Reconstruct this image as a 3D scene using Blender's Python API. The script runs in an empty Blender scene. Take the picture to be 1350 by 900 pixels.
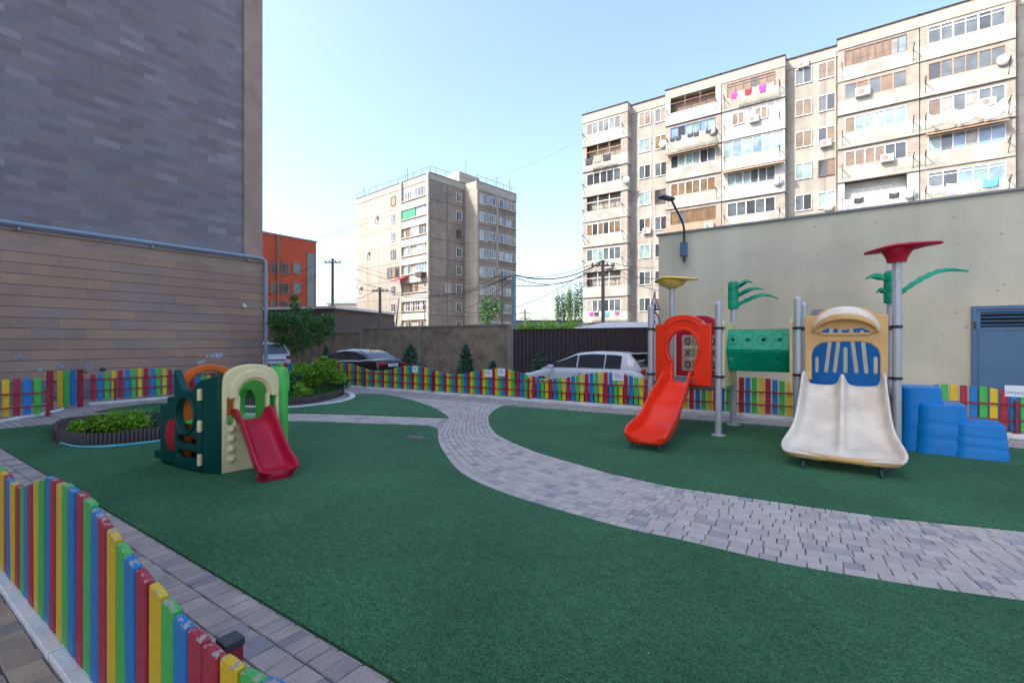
import bpy, math, random
from math import sin, cos, pi, radians as R, sqrt, atan2
from mathutils import Vector, Matrix
from mathutils.geometry import tessellate_polygon
random.seed(11)
rnd = random.random
def ru(a, b): return a + (b - a) * rnd()
sc = bpy.context.scene
col = sc.collection
# ---------------------------------------------------------------- frame
# world x runs along the building fronts, y away from them; the camera is turned 35 degrees to this grid
F = 637.5; H = 1.7; C35 = cos(R(35)); S35 = sin(R(35))
def W(X, Y): return (C35 * X - S35 * Y, S35 * X + C35 * Y)
def G(x, y, z=0.0):
    d = (H - z) * F / (y - 450.0); return W((x - 675) / F * d, d)
def PD(x, y, d):
    a = W((x - 675) / F * d, d); return (a[0], a[1], H + (450 - y) * d / F)
def onv(x, v):
    k = (x - 675) / F; d = v / (S35 * k + C35); return d * (C35 * k - S35), d
def onu(x, u):
    k = (x - 675) / F; d = u / (C35 * k - S35); return d * (S35 * k + C35), d
def zat(y, d): return H + (450 - y) * d / F

# ---------------------------------------------------------------- materials
def nm(m): 
    m.use_nodes = True; n = m.node_tree; return n, n.nodes, n.links
def mat(name, c, rough=.6, var=.15, scale=3., bump=.0, bscale=60., metal=0., coat=0., spec=.5, detail=6, var2=0.):
    m = bpy.data.materials.new(name); t, N, L = nm(m); b = N['Principled BSDF']
    b.inputs['Roughness'].default_value = rough; b.inputs['Metallic'].default_value = metal
    b.inputs['Coat Weight'].default_value = coat; b.inputs['Specular IOR Level'].default_value = spec
    tc = N.new('ShaderNodeTexCoord')
    nz = N.new('ShaderNodeTexNoise'); nz.inputs['Scale'].default_value = scale; nz.inputs['Detail'].default_value = detail
    L.new(tc.outputs['Object'], nz.inputs['Vector'])
    mr = N.new('ShaderNodeMapRange'); mr.inputs[1].default_value = .3; mr.inputs[2].default_value = .7
    mr.inputs[3].default_value = 1 - var; mr.inputs[4].default_value = 1 + var
    L.new(nz.outputs['Fac'], mr.inputs[0])
    mx = N.new('ShaderNodeMix'); mx.data_type = 'RGBA'; mx.blend_type = 'MULTIPLY'; mx.inputs[0].default_value = 1
    mx.inputs[6].default_value = (*c, 1); L.new(mr.outputs[0], mx.inputs[7])
    out = mx.outputs[2]
    if var2:
        n2 = N.new('ShaderNodeTexNoise'); n2.inputs['Scale'].default_value = scale * 14; n2.inputs['Detail'].default_value = 3
        L.new(tc.outputs['Object'], n2.inputs['Vector'])
        m2 = N.new('ShaderNodeMapRange'); m2.inputs[1].default_value = .3; m2.inputs[2].default_value = .7
        m2.inputs[3].default_value = 1 - var2; m2.inputs[4].default_value = 1 + var2; L.new(n2.outputs['Fac'], m2.inputs[0])
        mz = N.new('ShaderNodeMix'); mz.data_type = 'RGBA'; mz.blend_type = 'MULTIPLY'; mz.inputs[0].default_value = 1
        L.new(out, mz.inputs[6]); L.new(m2.outputs[0], mz.inputs[7]); out = mz.outputs[2]
    L.new(out, b.inputs['Base Color'])
    # roughness breakup
    rr = N.new('ShaderNodeMapRange'); rr.inputs[3].default_value = max(0, rough - .08); rr.inputs[4].default_value = min(1, rough + .1)
    L.new(nz.outputs['Fac'], rr.inputs[0]); L.new(rr.outputs[0], b.inputs['Roughness'])
    if bump:
        nb = N.new('ShaderNodeTexNoise'); nb.inputs['Scale'].default_value = bscale; nb.inputs['Detail'].default_value = 4
        L.new(tc.outputs['Object'], nb.inputs['Vector'])
        bp = N.new('ShaderNodeBump'); bp.inputs['Strength'].default_value = bump; bp.inputs['Distance'].default_value = .02
        L.new(nb.outputs['Fac'], bp.inputs['Height']); L.new(bp.outputs[0], b.inputs['Normal'])
    return m
def brickmat(name, axis, bw, bh, ramp, mortar_c, mortar=.012, rough=.85, offs=.5, noise_amt=.18, nscale=1.2, bump=.3, streak=0., fine=.12, rot=0, squash=1., patch=None, hl=0.):
    m = bpy.data.materials.new(name); t, N, L = nm(m); b = N['Principled BSDF']
    b.inputs['Specular IOR Level'].default_value = .25
    tc = N.new('ShaderNodeTexCoord'); se = N.new('ShaderNodeSeparateXYZ'); L.new(tc.outputs['Object'], se.inputs[0])
    cb = N.new('ShaderNodeCombineXYZ')
    a, c = {'x': (0, 2), 'y': (1, 2), 'g': (0, 1), 'h': (1, 0)}[axis]
    L.new(se.outputs[a], cb.inputs[0]); L.new(se.outputs[c], cb.inputs[1])
    br = N.new('ShaderNodeTexBrick'); br.inputs['Scale'].default_value = 1; br.offset = offs; br.squash = squash; br.squash_frequency = 3
    br.inputs['Brick Width'].default_value = bw; br.inputs['Row Height'].default_value = bh
    br.inputs['Mortar Size'].default_value = mortar; br.inputs['Mortar Smooth'].default_value = .3
    br.inputs['Color1'].default_value = (0, 0, 0, 1); br.inputs['Color2'].default_value = (1, 1, 1, 1); br.inputs['Mortar'].default_value = (.5, .5, .5, 1)
    L.new(cb.outputs[0], br.inputs['Vector'])
    cr = N.new('ShaderNodeValToRGB'); cr.color_ramp.interpolation = 'LINEAR'
    e = cr.color_ramp.elements
    for i, (p, c_) in enumerate(ramp):
        if i < 2: e[i].position = p; e[i].color = (*c_, 1)
        else: x = e.new(p); x.color = (*c_, 1)
    L.new(br.outputs['Color'], cr.inputs[0])
    out = cr.outputs[0]
    if patch:
        nn = N.new('ShaderNodeTexNoise'); nn.inputs['Scale'].default_value = .55; nn.inputs['Detail'].default_value = 5; L.new(tc.outputs['Object'], nn.inputs['Vector'])
        aa = N.new('ShaderNodeMath'); aa.operation = 'MULTIPLY_ADD'; aa.inputs[1].default_value = 3.2; L.new(nn.outputs['Fac'], aa.inputs[0]); L.new(se.outputs[2], aa.inputs[2])
        am = N.new('ShaderNodeMapRange'); am.inputs[1].default_value = patch[0] + 1.6 - .25; am.inputs[2].default_value = patch[0] + 1.6 + .25; L.new(aa.outputs[0], am.inputs[0])
        ax = N.new('ShaderNodeMix'); ax.data_type = 'RGBA'; L.new(am.outputs[0], ax.inputs[0]); L.new(out, ax.inputs[6]); ax.inputs[7].default_value = (*patch[1], 1); out = ax.outputs[2]
    def mul(out, scale, amt, det=5, sx=1, sy=1):
        mp = N.new('ShaderNodeMapping'); mp.inputs['Scale'].default_value = (sx, sx, sy); L.new(tc.outputs['Object'], mp.inputs[0])
        nz = N.new('ShaderNodeTexNoise'); nz.inputs['Scale'].default_value = scale; nz.inputs['Detail'].default_value = det
        L.new(mp.outputs[0], nz.inputs['Vector'])
        mr = N.new('ShaderNodeMapRange'); mr.inputs[1].default_value = .32; mr.inputs[2].default_value = .68
        mr.inputs[3].default_value = 1 - amt; mr.inputs[4].default_value = 1 + amt; L.new(nz.outputs['Fac'], mr.inputs[0])
        mx = N.new('ShaderNodeMix'); mx.data_type = 'RGBA'; mx.blend_type = 'MULTIPLY'; mx.inputs[0].default_value = 1
        L.new(out, mx.inputs[6]); L.new(mr.outputs[0], mx.inputs[7]); return mx.outputs[2], nz.outputs['Fac']
    out, _ = mul(out, nscale, noise_amt)
    out, _ = mul(out, nscale * .22, noise_amt * .9, 3)
    out, fz = mul(out, 45, fine, 3)
    if streak: out, _ = mul(out, 1.1, streak, 4, 1.6, .12)
    fac = br.outputs['Fac']
    if hl:
        q1 = N.new('ShaderNodeMath'); q1.operation = 'DIVIDE'; q1.inputs[1].default_value = bh; L.new(se.outputs[c], q1.inputs[0])
        q2 = N.new('ShaderNodeMath'); q2.operation = 'FRACT'; L.new(q1.outputs[0], q2.inputs[0])
        q3 = N.new('ShaderNodeMath'); q3.operation = 'LESS_THAN'; q3.inputs[1].default_value = hl; L.new(q2.outputs[0], q3.inputs[0])
        q4 = N.new('ShaderNodeMath'); q4.operation = 'MULTIPLY_ADD'; q4.inputs[1].default_value = .22; L.new(fac, q4.inputs[0]); L.new(q3.outputs[0], q4.inputs[2]); q4.use_clamp = True
        fac = q4.outputs[0]
    mm = N.new('ShaderNodeMix'); mm.data_type = 'RGBA'; L.new(fac, mm.inputs[0]); L.new(out, mm.inputs[6]); mm.inputs[7].default_value = (*mortar_c, 1)
    L.new(mm.outputs[2], b.inputs['Base Color']); b.inputs['Roughness'].default_value = rough
    mt = N.new('ShaderNodeMath'); mt.operation = 'MULTIPLY_ADD'; mt.inputs[1].default_value = -1.; L.new(fac, mt.inputs[0])
    m2 = N.new('ShaderNodeMath'); m2.operation = 'MULTIPLY'; m2.inputs[1].default_value = .5; L.new(fz, m2.inputs[0]); L.new(m2.outputs[0], mt.inputs[2])
    bp = N.new('ShaderNodeBump'); bp.inputs['Strength'].default_value = bump; bp.inputs['Distance'].default_value = .02
    L.new(mt.outputs[0], bp.inputs['Height']); L.new(bp.outputs[0], b.inputs['Normal'])
    return m
def attrmat(name, ramp, rough=.8, var=.12, nscale=9, bump=.4, bscale=70, interp='LINEAR', trans=0., spec=.3, fine=.1):
    """colour picked per piece from the attribute 'tint'"""
    m = bpy.data.materials.new(name); t, N, L = nm(m); b = N['Principled BSDF']
    b.inputs['Roughness'].default_value = rough; b.inputs['Specular IOR Level'].default_value = spec
    at = N.new('ShaderNodeAttribute'); at.attribute_name = 'tint'
    cr = N.new('ShaderNodeValToRGB'); cr.color_ramp.interpolation = interp; e = cr.color_ramp.elements
    for i, (p, c_) in enumerate(ramp):
        if i < 2: e[i].position = p; e[i].color = (*c_, 1)
        else: x = e.new(p); x.color = (*c_, 1)
    L.new(at.outputs['Fac'], cr.inputs[0])
    tc = N.new('ShaderNodeTexCoord'); nz = N.new('ShaderNodeTexNoise'); nz.inputs['Scale'].default_value = nscale; nz.inputs['Detail'].default_value = 7
    L.new(tc.outputs['Object'], nz.inputs['Vector'])
    mr = N.new('ShaderNodeMapRange'); mr.inputs[1].default_value = .3; mr.inputs[2].default_value = .7
    mr.inputs[3].default_value = 1 - var; mr.inputs[4].default_value = 1 + var; L.new(nz.outputs['Fac'], mr.inputs[0])
    mx = N.new('ShaderNodeMix'); mx.data_type = 'RGBA'; mx.blend_type = 'MULTIPLY'; mx.inputs[0].default_value = 1
    L.new(cr.outputs[0], mx.inputs[6]); L.new(mr.outputs[0], mx.inputs[7])
    n2 = N.new('ShaderNodeTexNoise'); n2.inputs['Scale'].default_value = bscale; n2.inputs['Detail'].default_value = 3; L.new(tc.outputs['Object'], n2.inputs['Vector'])
    m3 = N.new('ShaderNodeMapRange'); m3.inputs[1].default_value = .3; m3.inputs[2].default_value = .7
    m3.inputs[3].default_value = 1 - fine; m3.inputs[4].default_value = 1 + fine; L.new(n2.outputs['Fac'], m3.inputs[0])
    my = N.new('ShaderNodeMix'); my.data_type = 'RGBA'; my.blend_type = 'MULTIPLY'; my.inputs[0].default_value = 1
    L.new(mx.outputs[2], my.inputs[6]); L.new(m3.outputs[0], my.inputs[7])
    L.new(my.outputs[2], b.inputs['Base Color'])
    if bump:
        bp = N.new('ShaderNodeBump'); bp.inputs['Strength'].default_value = bump; bp.inputs['Distance'].default_value = .006
        L.new(n2.outputs['Fac'], bp.inputs['Height']); L.new(bp.outputs[0], b.inputs['Normal'])
    if trans:
        tr = N.new('ShaderNodeBsdfTranslucent'); L.new(my.outputs[2], tr.inputs[0])
        ms = N.new('ShaderNodeMixShader'); ms.inputs[0].default_value = trans
        L.new(b.outputs[0], ms.inputs[1]); L.new(tr.outputs[0], ms.inputs[2]); L.new(ms.outputs[0], N['Material Output'].inputs[0])
    return m
def turfmat():
    m = bpy.data.materials.new('turf'); t, N, L = nm(m); b = N['Principled BSDF']
    tc = N.new('ShaderNodeTexCoord')
    def nz(s, d, sx=1, sy=1, rot=0, dist=0):
        mp = N.new('ShaderNodeMapping'); mp.inputs['Scale'].default_value = (sx, sy, 1); mp.inputs['Rotation'].default_value = (0, 0, rot)
        L.new(tc.outputs['Object'], mp.inputs[0]); n = N.new('ShaderNodeTexNoise'); n.inputs['Scale'].default_value = s; n.inputs['Detail'].default_value = d
        n.inputs['Distortion'].default_value = dist
        L.new(mp.outputs[0], n.inputs['Vector']); return n.outputs['Fac']
    f1 = nz(78, 5, 1, 1.5, .5, .8); f2 = nz(.9, 5); f3 = nz(9, 4, 1, 2.4, R(35)); f4 = nz(220, 2)
    def mr(x, lo, hi, a=.3, b_=.7):
        q = N.new('ShaderNodeMapRange'); q.inputs[1].default_value = a; q.inputs[2].default_value = b_; q.inputs[3].default_value = lo; q.inputs[4].default_value = hi
        L.new(x, q.inputs[0]); return q.outputs[0]
    def mm(a, b_):
        q = N.new('ShaderNodeMath'); q.operation = 'MULTIPLY'; L.new(a, q.inputs[0]); L.new(b_, q.inputs[1]); return q.outputs[0]
    f5 = nz(.22, 3); k = mm(mm(mr(f1, .22, 2.1), mm(mr(f2, .84, 1.16), mr(f5, .86, 1.12))), mm(mr(f3, .84, 1.16), mr(f4, .7, 1.35)))
    mx = N.new('ShaderNodeMix'); mx.data_type = 'RGBA'; mx.blend_type = 'MULTIPLY'; mx.inputs[0].default_value = 1
    mx.inputs[6].default_value = (.032, .110, .046, 1); L.new(k, mx.inputs[7])
    L.new(mx.outputs[2], b.inputs['Base Color']); b.inputs['Roughness'].default_value = .75; b.inputs['Specular IOR Level'].default_value = .12
    b.inputs['Sheen Weight'].default_value = .06; b.inputs['Sheen Tint'].default_value = (.5, .8, .7, 1)
    bp = N.new('ShaderNodeBump'); bp.inputs['Strength'].default_value = .9; bp.inputs['Distance'].default_value = .02
    L.new(f1, bp.inputs['Height']); L.new(bp.outputs[0], b.inputs['Normal'])
    return m
def glassmat(name, c, rough=.05, spec=.9, var=.3):
    return mat(name, c, rough, var, 1.3, spec=spec)
# ---------------------------------------------------------------- tagging
def tag(o, label=None, cat=None, group=None, kind=None):
    if label: o['label'] = label
    if cat: o['category'] = cat
    if group: o['group'] = group
    if kind: o['kind'] = kind
    return o
def thing(name, label, cat, loc=(0, 0, 0), rz=0, group=None):
    o = bpy.data.objects.new(name, None); col.objects.link(o); o.location = loc; o.rotation_euler = (0, 0, rz)
    o.empty_display_size = .2
    return tag(o, label, cat, group)
def tree_copy(o, parent=None):
    c = o.copy(); col.objects.link(c); c.parent = parent
    for k in list(o.children): tree_copy(k, c)
    return c
# ---------------------------------------------------------------- mesh builder
class MB:
    def __init__(s): s.v = []; s.f = []; s.m = []; s.t = []; s.cm = 0; s.ct = .5; s.use_t = False
    def add(s, vs, fs):
        o = len(s.v); s.v += [tuple(p) for p in vs]
        for f in fs: s.f.append(tuple(i + o for i in f)); s.m.append(s.cm); s.t.append(s.ct)
        return s
    def box(s, x0, x1, y0, y1, z0, z1):
        vs = [(x, y, z) for z in (z0, z1) for x, y in ((x0, y0), (x1, y0), (x1, y1), (x0, y1))]
        return s.add(vs, [(0, 3, 2, 1), (4, 5, 6, 7), (0, 1, 5, 4), (1, 2, 6, 5), (2, 3, 7, 6), (3, 0, 4, 7)])
    def obox(s, c, size, rz=0, M=None):
        hx, hy, hz = [q / 2 for q in size]; mt = M or Matrix.Rotation(rz, 4, 'Z'); c = Vector(c)
        vs = [c + (mt @ Vector((x, y, z))) for z in (-hz, hz) for x, y in ((-hx, -hy), (hx, -hy), (hx, hy), (-hx, hy))]
        return s.add(vs, [(0, 3, 2, 1), (4, 5, 6, 7), (0, 1, 5, 4), (1, 2, 6, 5), (2, 3, 7, 6), (3, 0, 4, 7)])
    def bar(s, p, q, w, h=None):
        p = Vector(p); q = Vector(q); d = q - p; h = h or w
        M = d.to_track_quat('X', 'Z').to_matrix().to_4x4()
        return s.obox((p + q) / 2, (d.length, w, h), M=M)
    def prism(s, pts, z0, z1):
        n = len(pts); ar = sum(pts[i][0] * pts[(i + 1) % n][1] - pts[(i + 1) % n][0] * pts[i][1] for i in range(n))
        if ar < 0: pts = pts[::-1]
        vs = [(p[0], p[1], z0) for p in pts] + [(p[0], p[1], z1) for p in pts]
        tri = tessellate_polygon([[Vector((p[0], p[1], 0)) for p in pts]])
        fs = []
        for a, b, c in tri:
            A, B, Cc = [Vector(pts[i]) for i in (a, b, c)]
            if (B[0] - A[0]) * (Cc[1] - A[1]) - (B[1] - A[1]) * (Cc[0] - A[0]) < 0: a, b, c = a, c, b
            fs.append((a + n, b + n, c + n)); fs.append((a, c, b))
        fs += [(i, (i + 1) % n, (i + 1) % n + n, i + n) for i in range(n)]
        return s.add(vs, fs)
    def tube(s, pts, r, n=10, caps=True, rs=None):
        pts = [Vector(p) for p in pts]; vs = []; fs = []
        up = None
        for i, p in enumerate(pts):
            d = (pts[min(i + 1, len(pts) - 1)] - pts[max(i - 1, 0)]).normalized()
            if up is None: up = Vector((0, 0, 1)) if abs(d.z) < .9 else Vector((1, 0, 0))
            a = d.cross(up).normalized(); b_ = a.cross(d).normalized(); up = b_
            rr = rs[i] if rs else r
            for k in range(n):
                an = 2 * pi * k / n; vs.append(p + a * cos(an) * rr + b_ * sin(an) * rr)
        for i in range(len(pts) - 1):
            for k in range(n):
                k2 = (k + 1) % n; fs.append((i * n + k, i * n + k2, (i + 1) * n + k2, (i + 1) * n + k))
        if caps: fs.append(tuple(range(n))); fs.append(tuple(reversed(range((len(pts) - 1) * n, len(pts) * n))))
        return s.add(vs, fs)
    def lathe(s, prof, c=(0, 0, 0), n=24, sx=1, sy=1):
        vs = []; fs = []
        for r, z in prof:
            for k in range(n):
                a = 2 * pi * k / n; vs.append((c[0] + r * cos(a) * sx, c[1] + r * sin(a) * sy, c[2] + z))
        for i in range(len(prof) - 1):
            for k in range(n):
                k2 = (k + 1) % n; fs.append((i * n + k, i * n + k2, (i + 1) * n + k2, (i + 1) * n + k))
        fs.append(tuple(reversed(range(n)))); fs.append(tuple(range((len(prof) - 1) * n, len(prof) * n)))
        return s.add(vs, fs)
    def grid(s, P, closed_v=False, caps=False):
        nu = len(P); nv = len(P[0]); vs = [p for r in P for p in r]; fs = []
        for i in range(nu - 1):
            for j in range(nv if closed_v else nv - 1):
                j2 = (j + 1) % nv; fs.append((i * nv + j, i * nv + j2, (i + 1) * nv + j2, (i + 1) * nv + j))
        if caps: fs.append(tuple(reversed(range(nv)))); fs.append(tuple(range((nu - 1) * nv, nu * nv)))
        return s.add(vs, fs)
    def leaf(s, p, sz, asp=.6):
        d = Vector((ru(-1, 1), ru(-1, 1), ru(-.6, .8))).normalized(); e = Vector((ru(-1, 1), ru(-1, 1), ru(-1, 1))).normalized()
        b_ = d.cross(e).normalized() * sz * asp * .5; d = d * sz * .5; p = Vector(p)
        s.ct = rnd()
        return s.add([p - d, p + b_ - d * .1, p + d, p - b_ - d * .1], [(0, 1, 2, 3)])
    def build(s, name, m, parent=None, smooth=False, bevel=0, sub=0, seg=2, angle=30, recalc=False):
        me = bpy.data.meshes.new(name); me.from_pydata(s.v, [], s.f)
        ms = m if isinstance(m, (list, tuple)) else [m]
        for q in ms: me.materials.append(q)
        if len(ms) > 1: me.polygons.foreach_set('material_index', s.m)
        if s.use_t:
            at = me.attributes.new('tint', 'FLOAT', 'FACE'); at.data.foreach_set('value', s.t)
        me.update()
        if recalc:
            import bmesh
            bm = bmesh.new(); bm.from_mesh(me); bmesh.ops.recalc_face_normals(bm, faces=bm.faces); bm.to_mesh(me); bm.free()
        o = bpy.data.objects.new(name, me); col.objects.link(o)
        if parent: o.parent = parent
        if smooth:
            me.polygons.foreach_set('use_smooth', [True] * len(me.polygons))
            if angle < 180:
                try: me.set_sharp_from_angle(angle=R(angle))
                except Exception: pass
        if bevel:
            b = o.modifiers.new('b', 'BEVEL'); b.width = bevel; b.segments = seg; b.limit_method = 'ANGLE'; b.angle_limit = R(40)
            me.polygons.foreach_set('use_smooth', [True] * len(me.polygons))
            b.harden_normals = True
        if sub:
            q = o.modifiers.new('s', 'SUBSURF'); q.levels = sub; q.render_levels = sub
        return o
def circ(cx, cy, r, n=20, sx=1, sy=1, a0=0, a1=2 * pi, end=False):
    k = n if not end else n - 1
    return [(cx + r * sx * cos(a0 + (a1 - a0) * i / k), cy + r * sy * sin(a0 + (a1 - a0) * i / k)) for i in range(n)]
def stadium(cx, y0, y1, r, n=8):
    return circ(cx, y1 - r, r, n, a0=0, a1=pi, end=True) + circ(cx, y0 + r, r, n, a0=pi, a1=2 * pi, end=True)
def cat(pts, n=8, closed=False):
    P = [Vector(p) for p in pts]; out = []; m = len(P)
    for i in range(m if closed else m - 1):
        if closed: a, b, c, d = P[i - 1], P[i], P[(i + 1) % m], P[(i + 2) % m]
        else: a, b, c, d = P[max(i - 1, 0)], P[i], P[i + 1], P[min(i + 2, m - 1)]
        for k in range(n):
            t = k / n; out.append(.5 * ((2 * b) + (c - a) * t + (2 * a - 5 * b + 4 * c - d) * t * t + (3 * b - a - 3 * c + d) * t ** 3))
    if not closed: out.append(P[-1])
    return out
def curve_mesh(cu, name):
    o = bpy.data.objects.new('tmp', cu); col.objects.link(o)
    dg = bpy.context.evaluated_depsgraph_get(); dg.update()
    me = bpy.data.meshes.new_from_object(o.evaluated_get(dg)); me.name = name
    bpy.data.objects.remove(o); bpy.data.curves.remove(cu); return me
def frameM(o, xd, yd):
    x = Vector(xd).normalized(); y = Vector(yd).normalized(); z = x.cross(y).normalized()
    return Matrix(((x[0], y[0], z[0], o[0]), (x[1], y[1], z[1], o[1]), (x[2], y[2], z[2], o[2]), (0, 0, 0, 1)))
def plate(name, outer, holes, th, bev, m, parent, M, smooth=True):
    cu = bpy.data.curves.new('c', 'CURVE'); cu.dimensions = '2D'; cu.fill_mode = 'BOTH'
    for pl in [outer] + list(holes):
        sp = cu.splines.new('POLY'); sp.points.add(len(pl) - 1)
        for i, p in enumerate(pl): sp.points[i].co = (p[0], p[1], 0, 1)
        sp.use_cyclic_u = True
    cu.extrude = th / 2 - bev; cu.bevel_depth = bev; cu.bevel_resolution = 1
    cu.offset = -bev
    me = curve_mesh(cu, name); me.transform(M)
    me.materials.clear(); me.materials.append(m)
    if smooth:
        me.polygons.foreach_set('use_smooth', [True] * len(me.polygons)); me.set_sharp_from_angle(angle=R(40))
    o = bpy.data.objects.new(name, me); col.objects.link(o); o.parent = parent; return o
def text(name, s, size, m, parent, M, depth=.004):
    cu = bpy.data.curves.new('t', 'FONT'); cu.body = s; cu.size = size; cu.align_x = 'CENTER'; cu.align_y = 'CENTER'; cu.extrude = depth / 2
    me = curve_mesh(cu, name); me.transform(M); me.materials.clear(); me.materials.append(m)
    o = bpy.data.objects.new(name, me); col.objects.link(o); o.parent = parent; return o
# ---------------------------------------------------------------- palette
m_turf = turfmat()
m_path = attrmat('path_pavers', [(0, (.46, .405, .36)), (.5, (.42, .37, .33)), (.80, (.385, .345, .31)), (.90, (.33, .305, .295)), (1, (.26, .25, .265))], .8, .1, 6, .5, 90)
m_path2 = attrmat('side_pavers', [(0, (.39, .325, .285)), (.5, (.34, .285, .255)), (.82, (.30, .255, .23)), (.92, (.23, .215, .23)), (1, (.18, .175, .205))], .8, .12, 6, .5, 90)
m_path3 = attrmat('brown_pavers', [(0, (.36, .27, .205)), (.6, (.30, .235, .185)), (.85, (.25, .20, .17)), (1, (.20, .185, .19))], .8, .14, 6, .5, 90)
m_joint = mat('joint_sand', (.075, .068, .06), .95, .3, 12)
m_base = brickmat('paving', 'g', .21, .14, [(0, (.41, .36, .325)), (.5, (.36, .315, .29)), (.85, (.32, .285, .265)), (1, (.25, .24, .25))], (.13, .12, .115), .011, noise_amt=.09, nscale=2, bump=.4, squash=.7)
m_kerb = mat('kerb_concrete', (.60, .60, .59), .85, .16, 3, .3, 60, var2=.08)
m_asphalt = mat('asphalt', (.055, .055, .056), .9, .25, .8, .4, 60, var2=.15)
m_dirt = mat('dusty_ground', (.20, .18, .15), .95, .3, .05)
m_wallu = brickmat('tuff_upper', 'y', .62, .205, [(0, (.20, .172, .185)), (.35, (.225, .20, .215)), (.62, (.25, .228, .246)), (.88, (.245, .20, .198)), (1, (.31, .282, .295))], (.20, .185, .20), .004, noise_amt=.10, nscale=.4, bump=.15, streak=.0, fine=.14)
m_walll = brickmat('tuff_lower', 'y', 1.15, .293, [(0, (.38, .225, .165)), (.25, (.32, .215, .175)), (.5, (.37, .24, .18)), (.75, (.41, .25, .175)), (.9, (.31, .225, .20)), (1, (.42, .27, .175))], (.09, .065, .055), .006, noise_amt=.10, nscale=.8, bump=.4, fine=.12, hl=.05)
m_pil = mat('tuff_pilaster', (.37, .255, .20), .85, .15, 1.2, .3, 40, var2=.1)
m_plinth = mat('basalt_plinth', (.16, .165, .18), .8, .2, 1.5, .2, 30)
m_garage = brickmat('garage_plaster', 'x', 90., 90., [(0, (.56, .50, .375)), (1, (.56, .50, .375))], (.42, .41, .35), 0.0, noise_amt=.12, nscale=.6, bump=.6, streak=.06, fine=.05, patch=(3.0, (.51, .485, .385)))
m_coping = mat('dark_metal_coping', (.20, .21, .23), .5, .1)
CN = (.20, .17, .14)
m_conc = brickmat('panel_concrete', 'x', 3.66, 2.7, [(0, (.355, .325, .28)), (.5, (.385, .355, .31)), (1, (.415, .385, .335))], (.24, .2, .17), .03, offs=0, noise_amt=.12, nscale=.9, streak=.12, fine=.12, bump=.2)
m_parap = mat('balcony_concrete', (.43, .41, .36), .85, .24, .8, .2, 30, var2=.08)
m_parapw = mat('white_siding', (.54, .53, .51), .6, .06, .8)
m_parapp = mat('pink_plaster', (.42, .28, .20), .8, .12, 1)
m_side = mat('side_tuff', (.36, .31, .265), .9, .2, 2, .2, 30)
m_slab = mat('slab_edge_dark', (.085, .07, .06), .9, .3, 3)  # dark brown for slab edges, cornices and ledge undersides
m_roofband = mat('roof_band', (.43, .38, .32), .85, .14, .6, var2=.1)
m_pvc = mat('white_frame', (.78, .78, .77), .45, .03)
m_brownf = mat('brown_frame', (.20, .12, .08), .6, .2)
m_orangef = mat('tan_frame', (.45, .27, .17), .6, .12)
m_bluef = mat('blue_frame', (.10, .16, .34), .6, .12)
g_dark = glassmat('dark_glass', (.055, .06, .068))
g_mid = glassmat('grey_glass', (.12, .14, .15))
g_curt = glassmat('curtained_glass', (.32, .31, .28), .15)
g_brown = glassmat('brown_curtain_glass', (.22, .14, .08), .15)
g_blue = glassmat('blue_curtain_glass', (.22, .32, .45), .12)
g_teal = glassmat('teal_curtain_glass', (.28, .38, .37), .12)
m_ac = mat('air_conditioner_white', (.68, .68, .66), .5, .05)
m_black = mat('black_metal', (.03, .03, .032), .5, .1)
m_mortar = mat('panel_grey_brown', (.3, .26, .22))  # plain grey-brown for fan grilles and one hung sheet
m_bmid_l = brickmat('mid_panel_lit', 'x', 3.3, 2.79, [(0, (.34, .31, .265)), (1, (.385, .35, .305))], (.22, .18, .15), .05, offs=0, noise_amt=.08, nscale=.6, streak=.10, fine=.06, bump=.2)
m_bmid_r = brickmat('mid_panel_shaded_pebble', 'y', 3.3, 2.79, [(0, (.27, .22, .185)), (1, (.31, .255, .215))], (.13, .11, .1), .06, offs=0, noise_amt=.12, nscale=1, streak=.10, fine=.3, bump=.3)  # pebbled; shade of the side faces put into a darker, browner colour
m_cream = mat('cream_trim', (.40, .36, .295), .85, .1, 1)
m_green = mat('green_panel', (.03, .25, .16), .6, .12)
m_orange = brickmat('orange_brick', 'y', .6, .2, [(0, (.43, .078, .042)), (1, (.47, .095, .05))], (.36, .085, .055), .01, noise_amt=.08, nscale=.3, bump=0, fine=.05)
m_brownwall = mat('brown_shed_wall', (.13, .095, .085), .85, .15, .6)
m_silver = mat('silver_roof_metal', (.62, .64, .66), .4, .1, 2, metal=.3)
m_stonewall = mat('rubble_wall', (.27, .205, .145), .95, .35, 1.6, .8, 9, var2=.4)
m_wallcap = mat('wall_cap', (.28, .25, .21), .9, .15)
m_corr = mat('dark_brown_sheet', (.052, .036, .040), .45, .12, 1.5)
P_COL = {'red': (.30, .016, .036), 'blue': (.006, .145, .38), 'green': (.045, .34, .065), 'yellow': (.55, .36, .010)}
def paint(name, c):
    m = mat(name, c, .42, .10, 9, .25, 30, spec=.5, var2=.06)
    return m
m_pk = {k: paint(k + '_picket_paint', c) for k, c in P_COL.items()}
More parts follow.
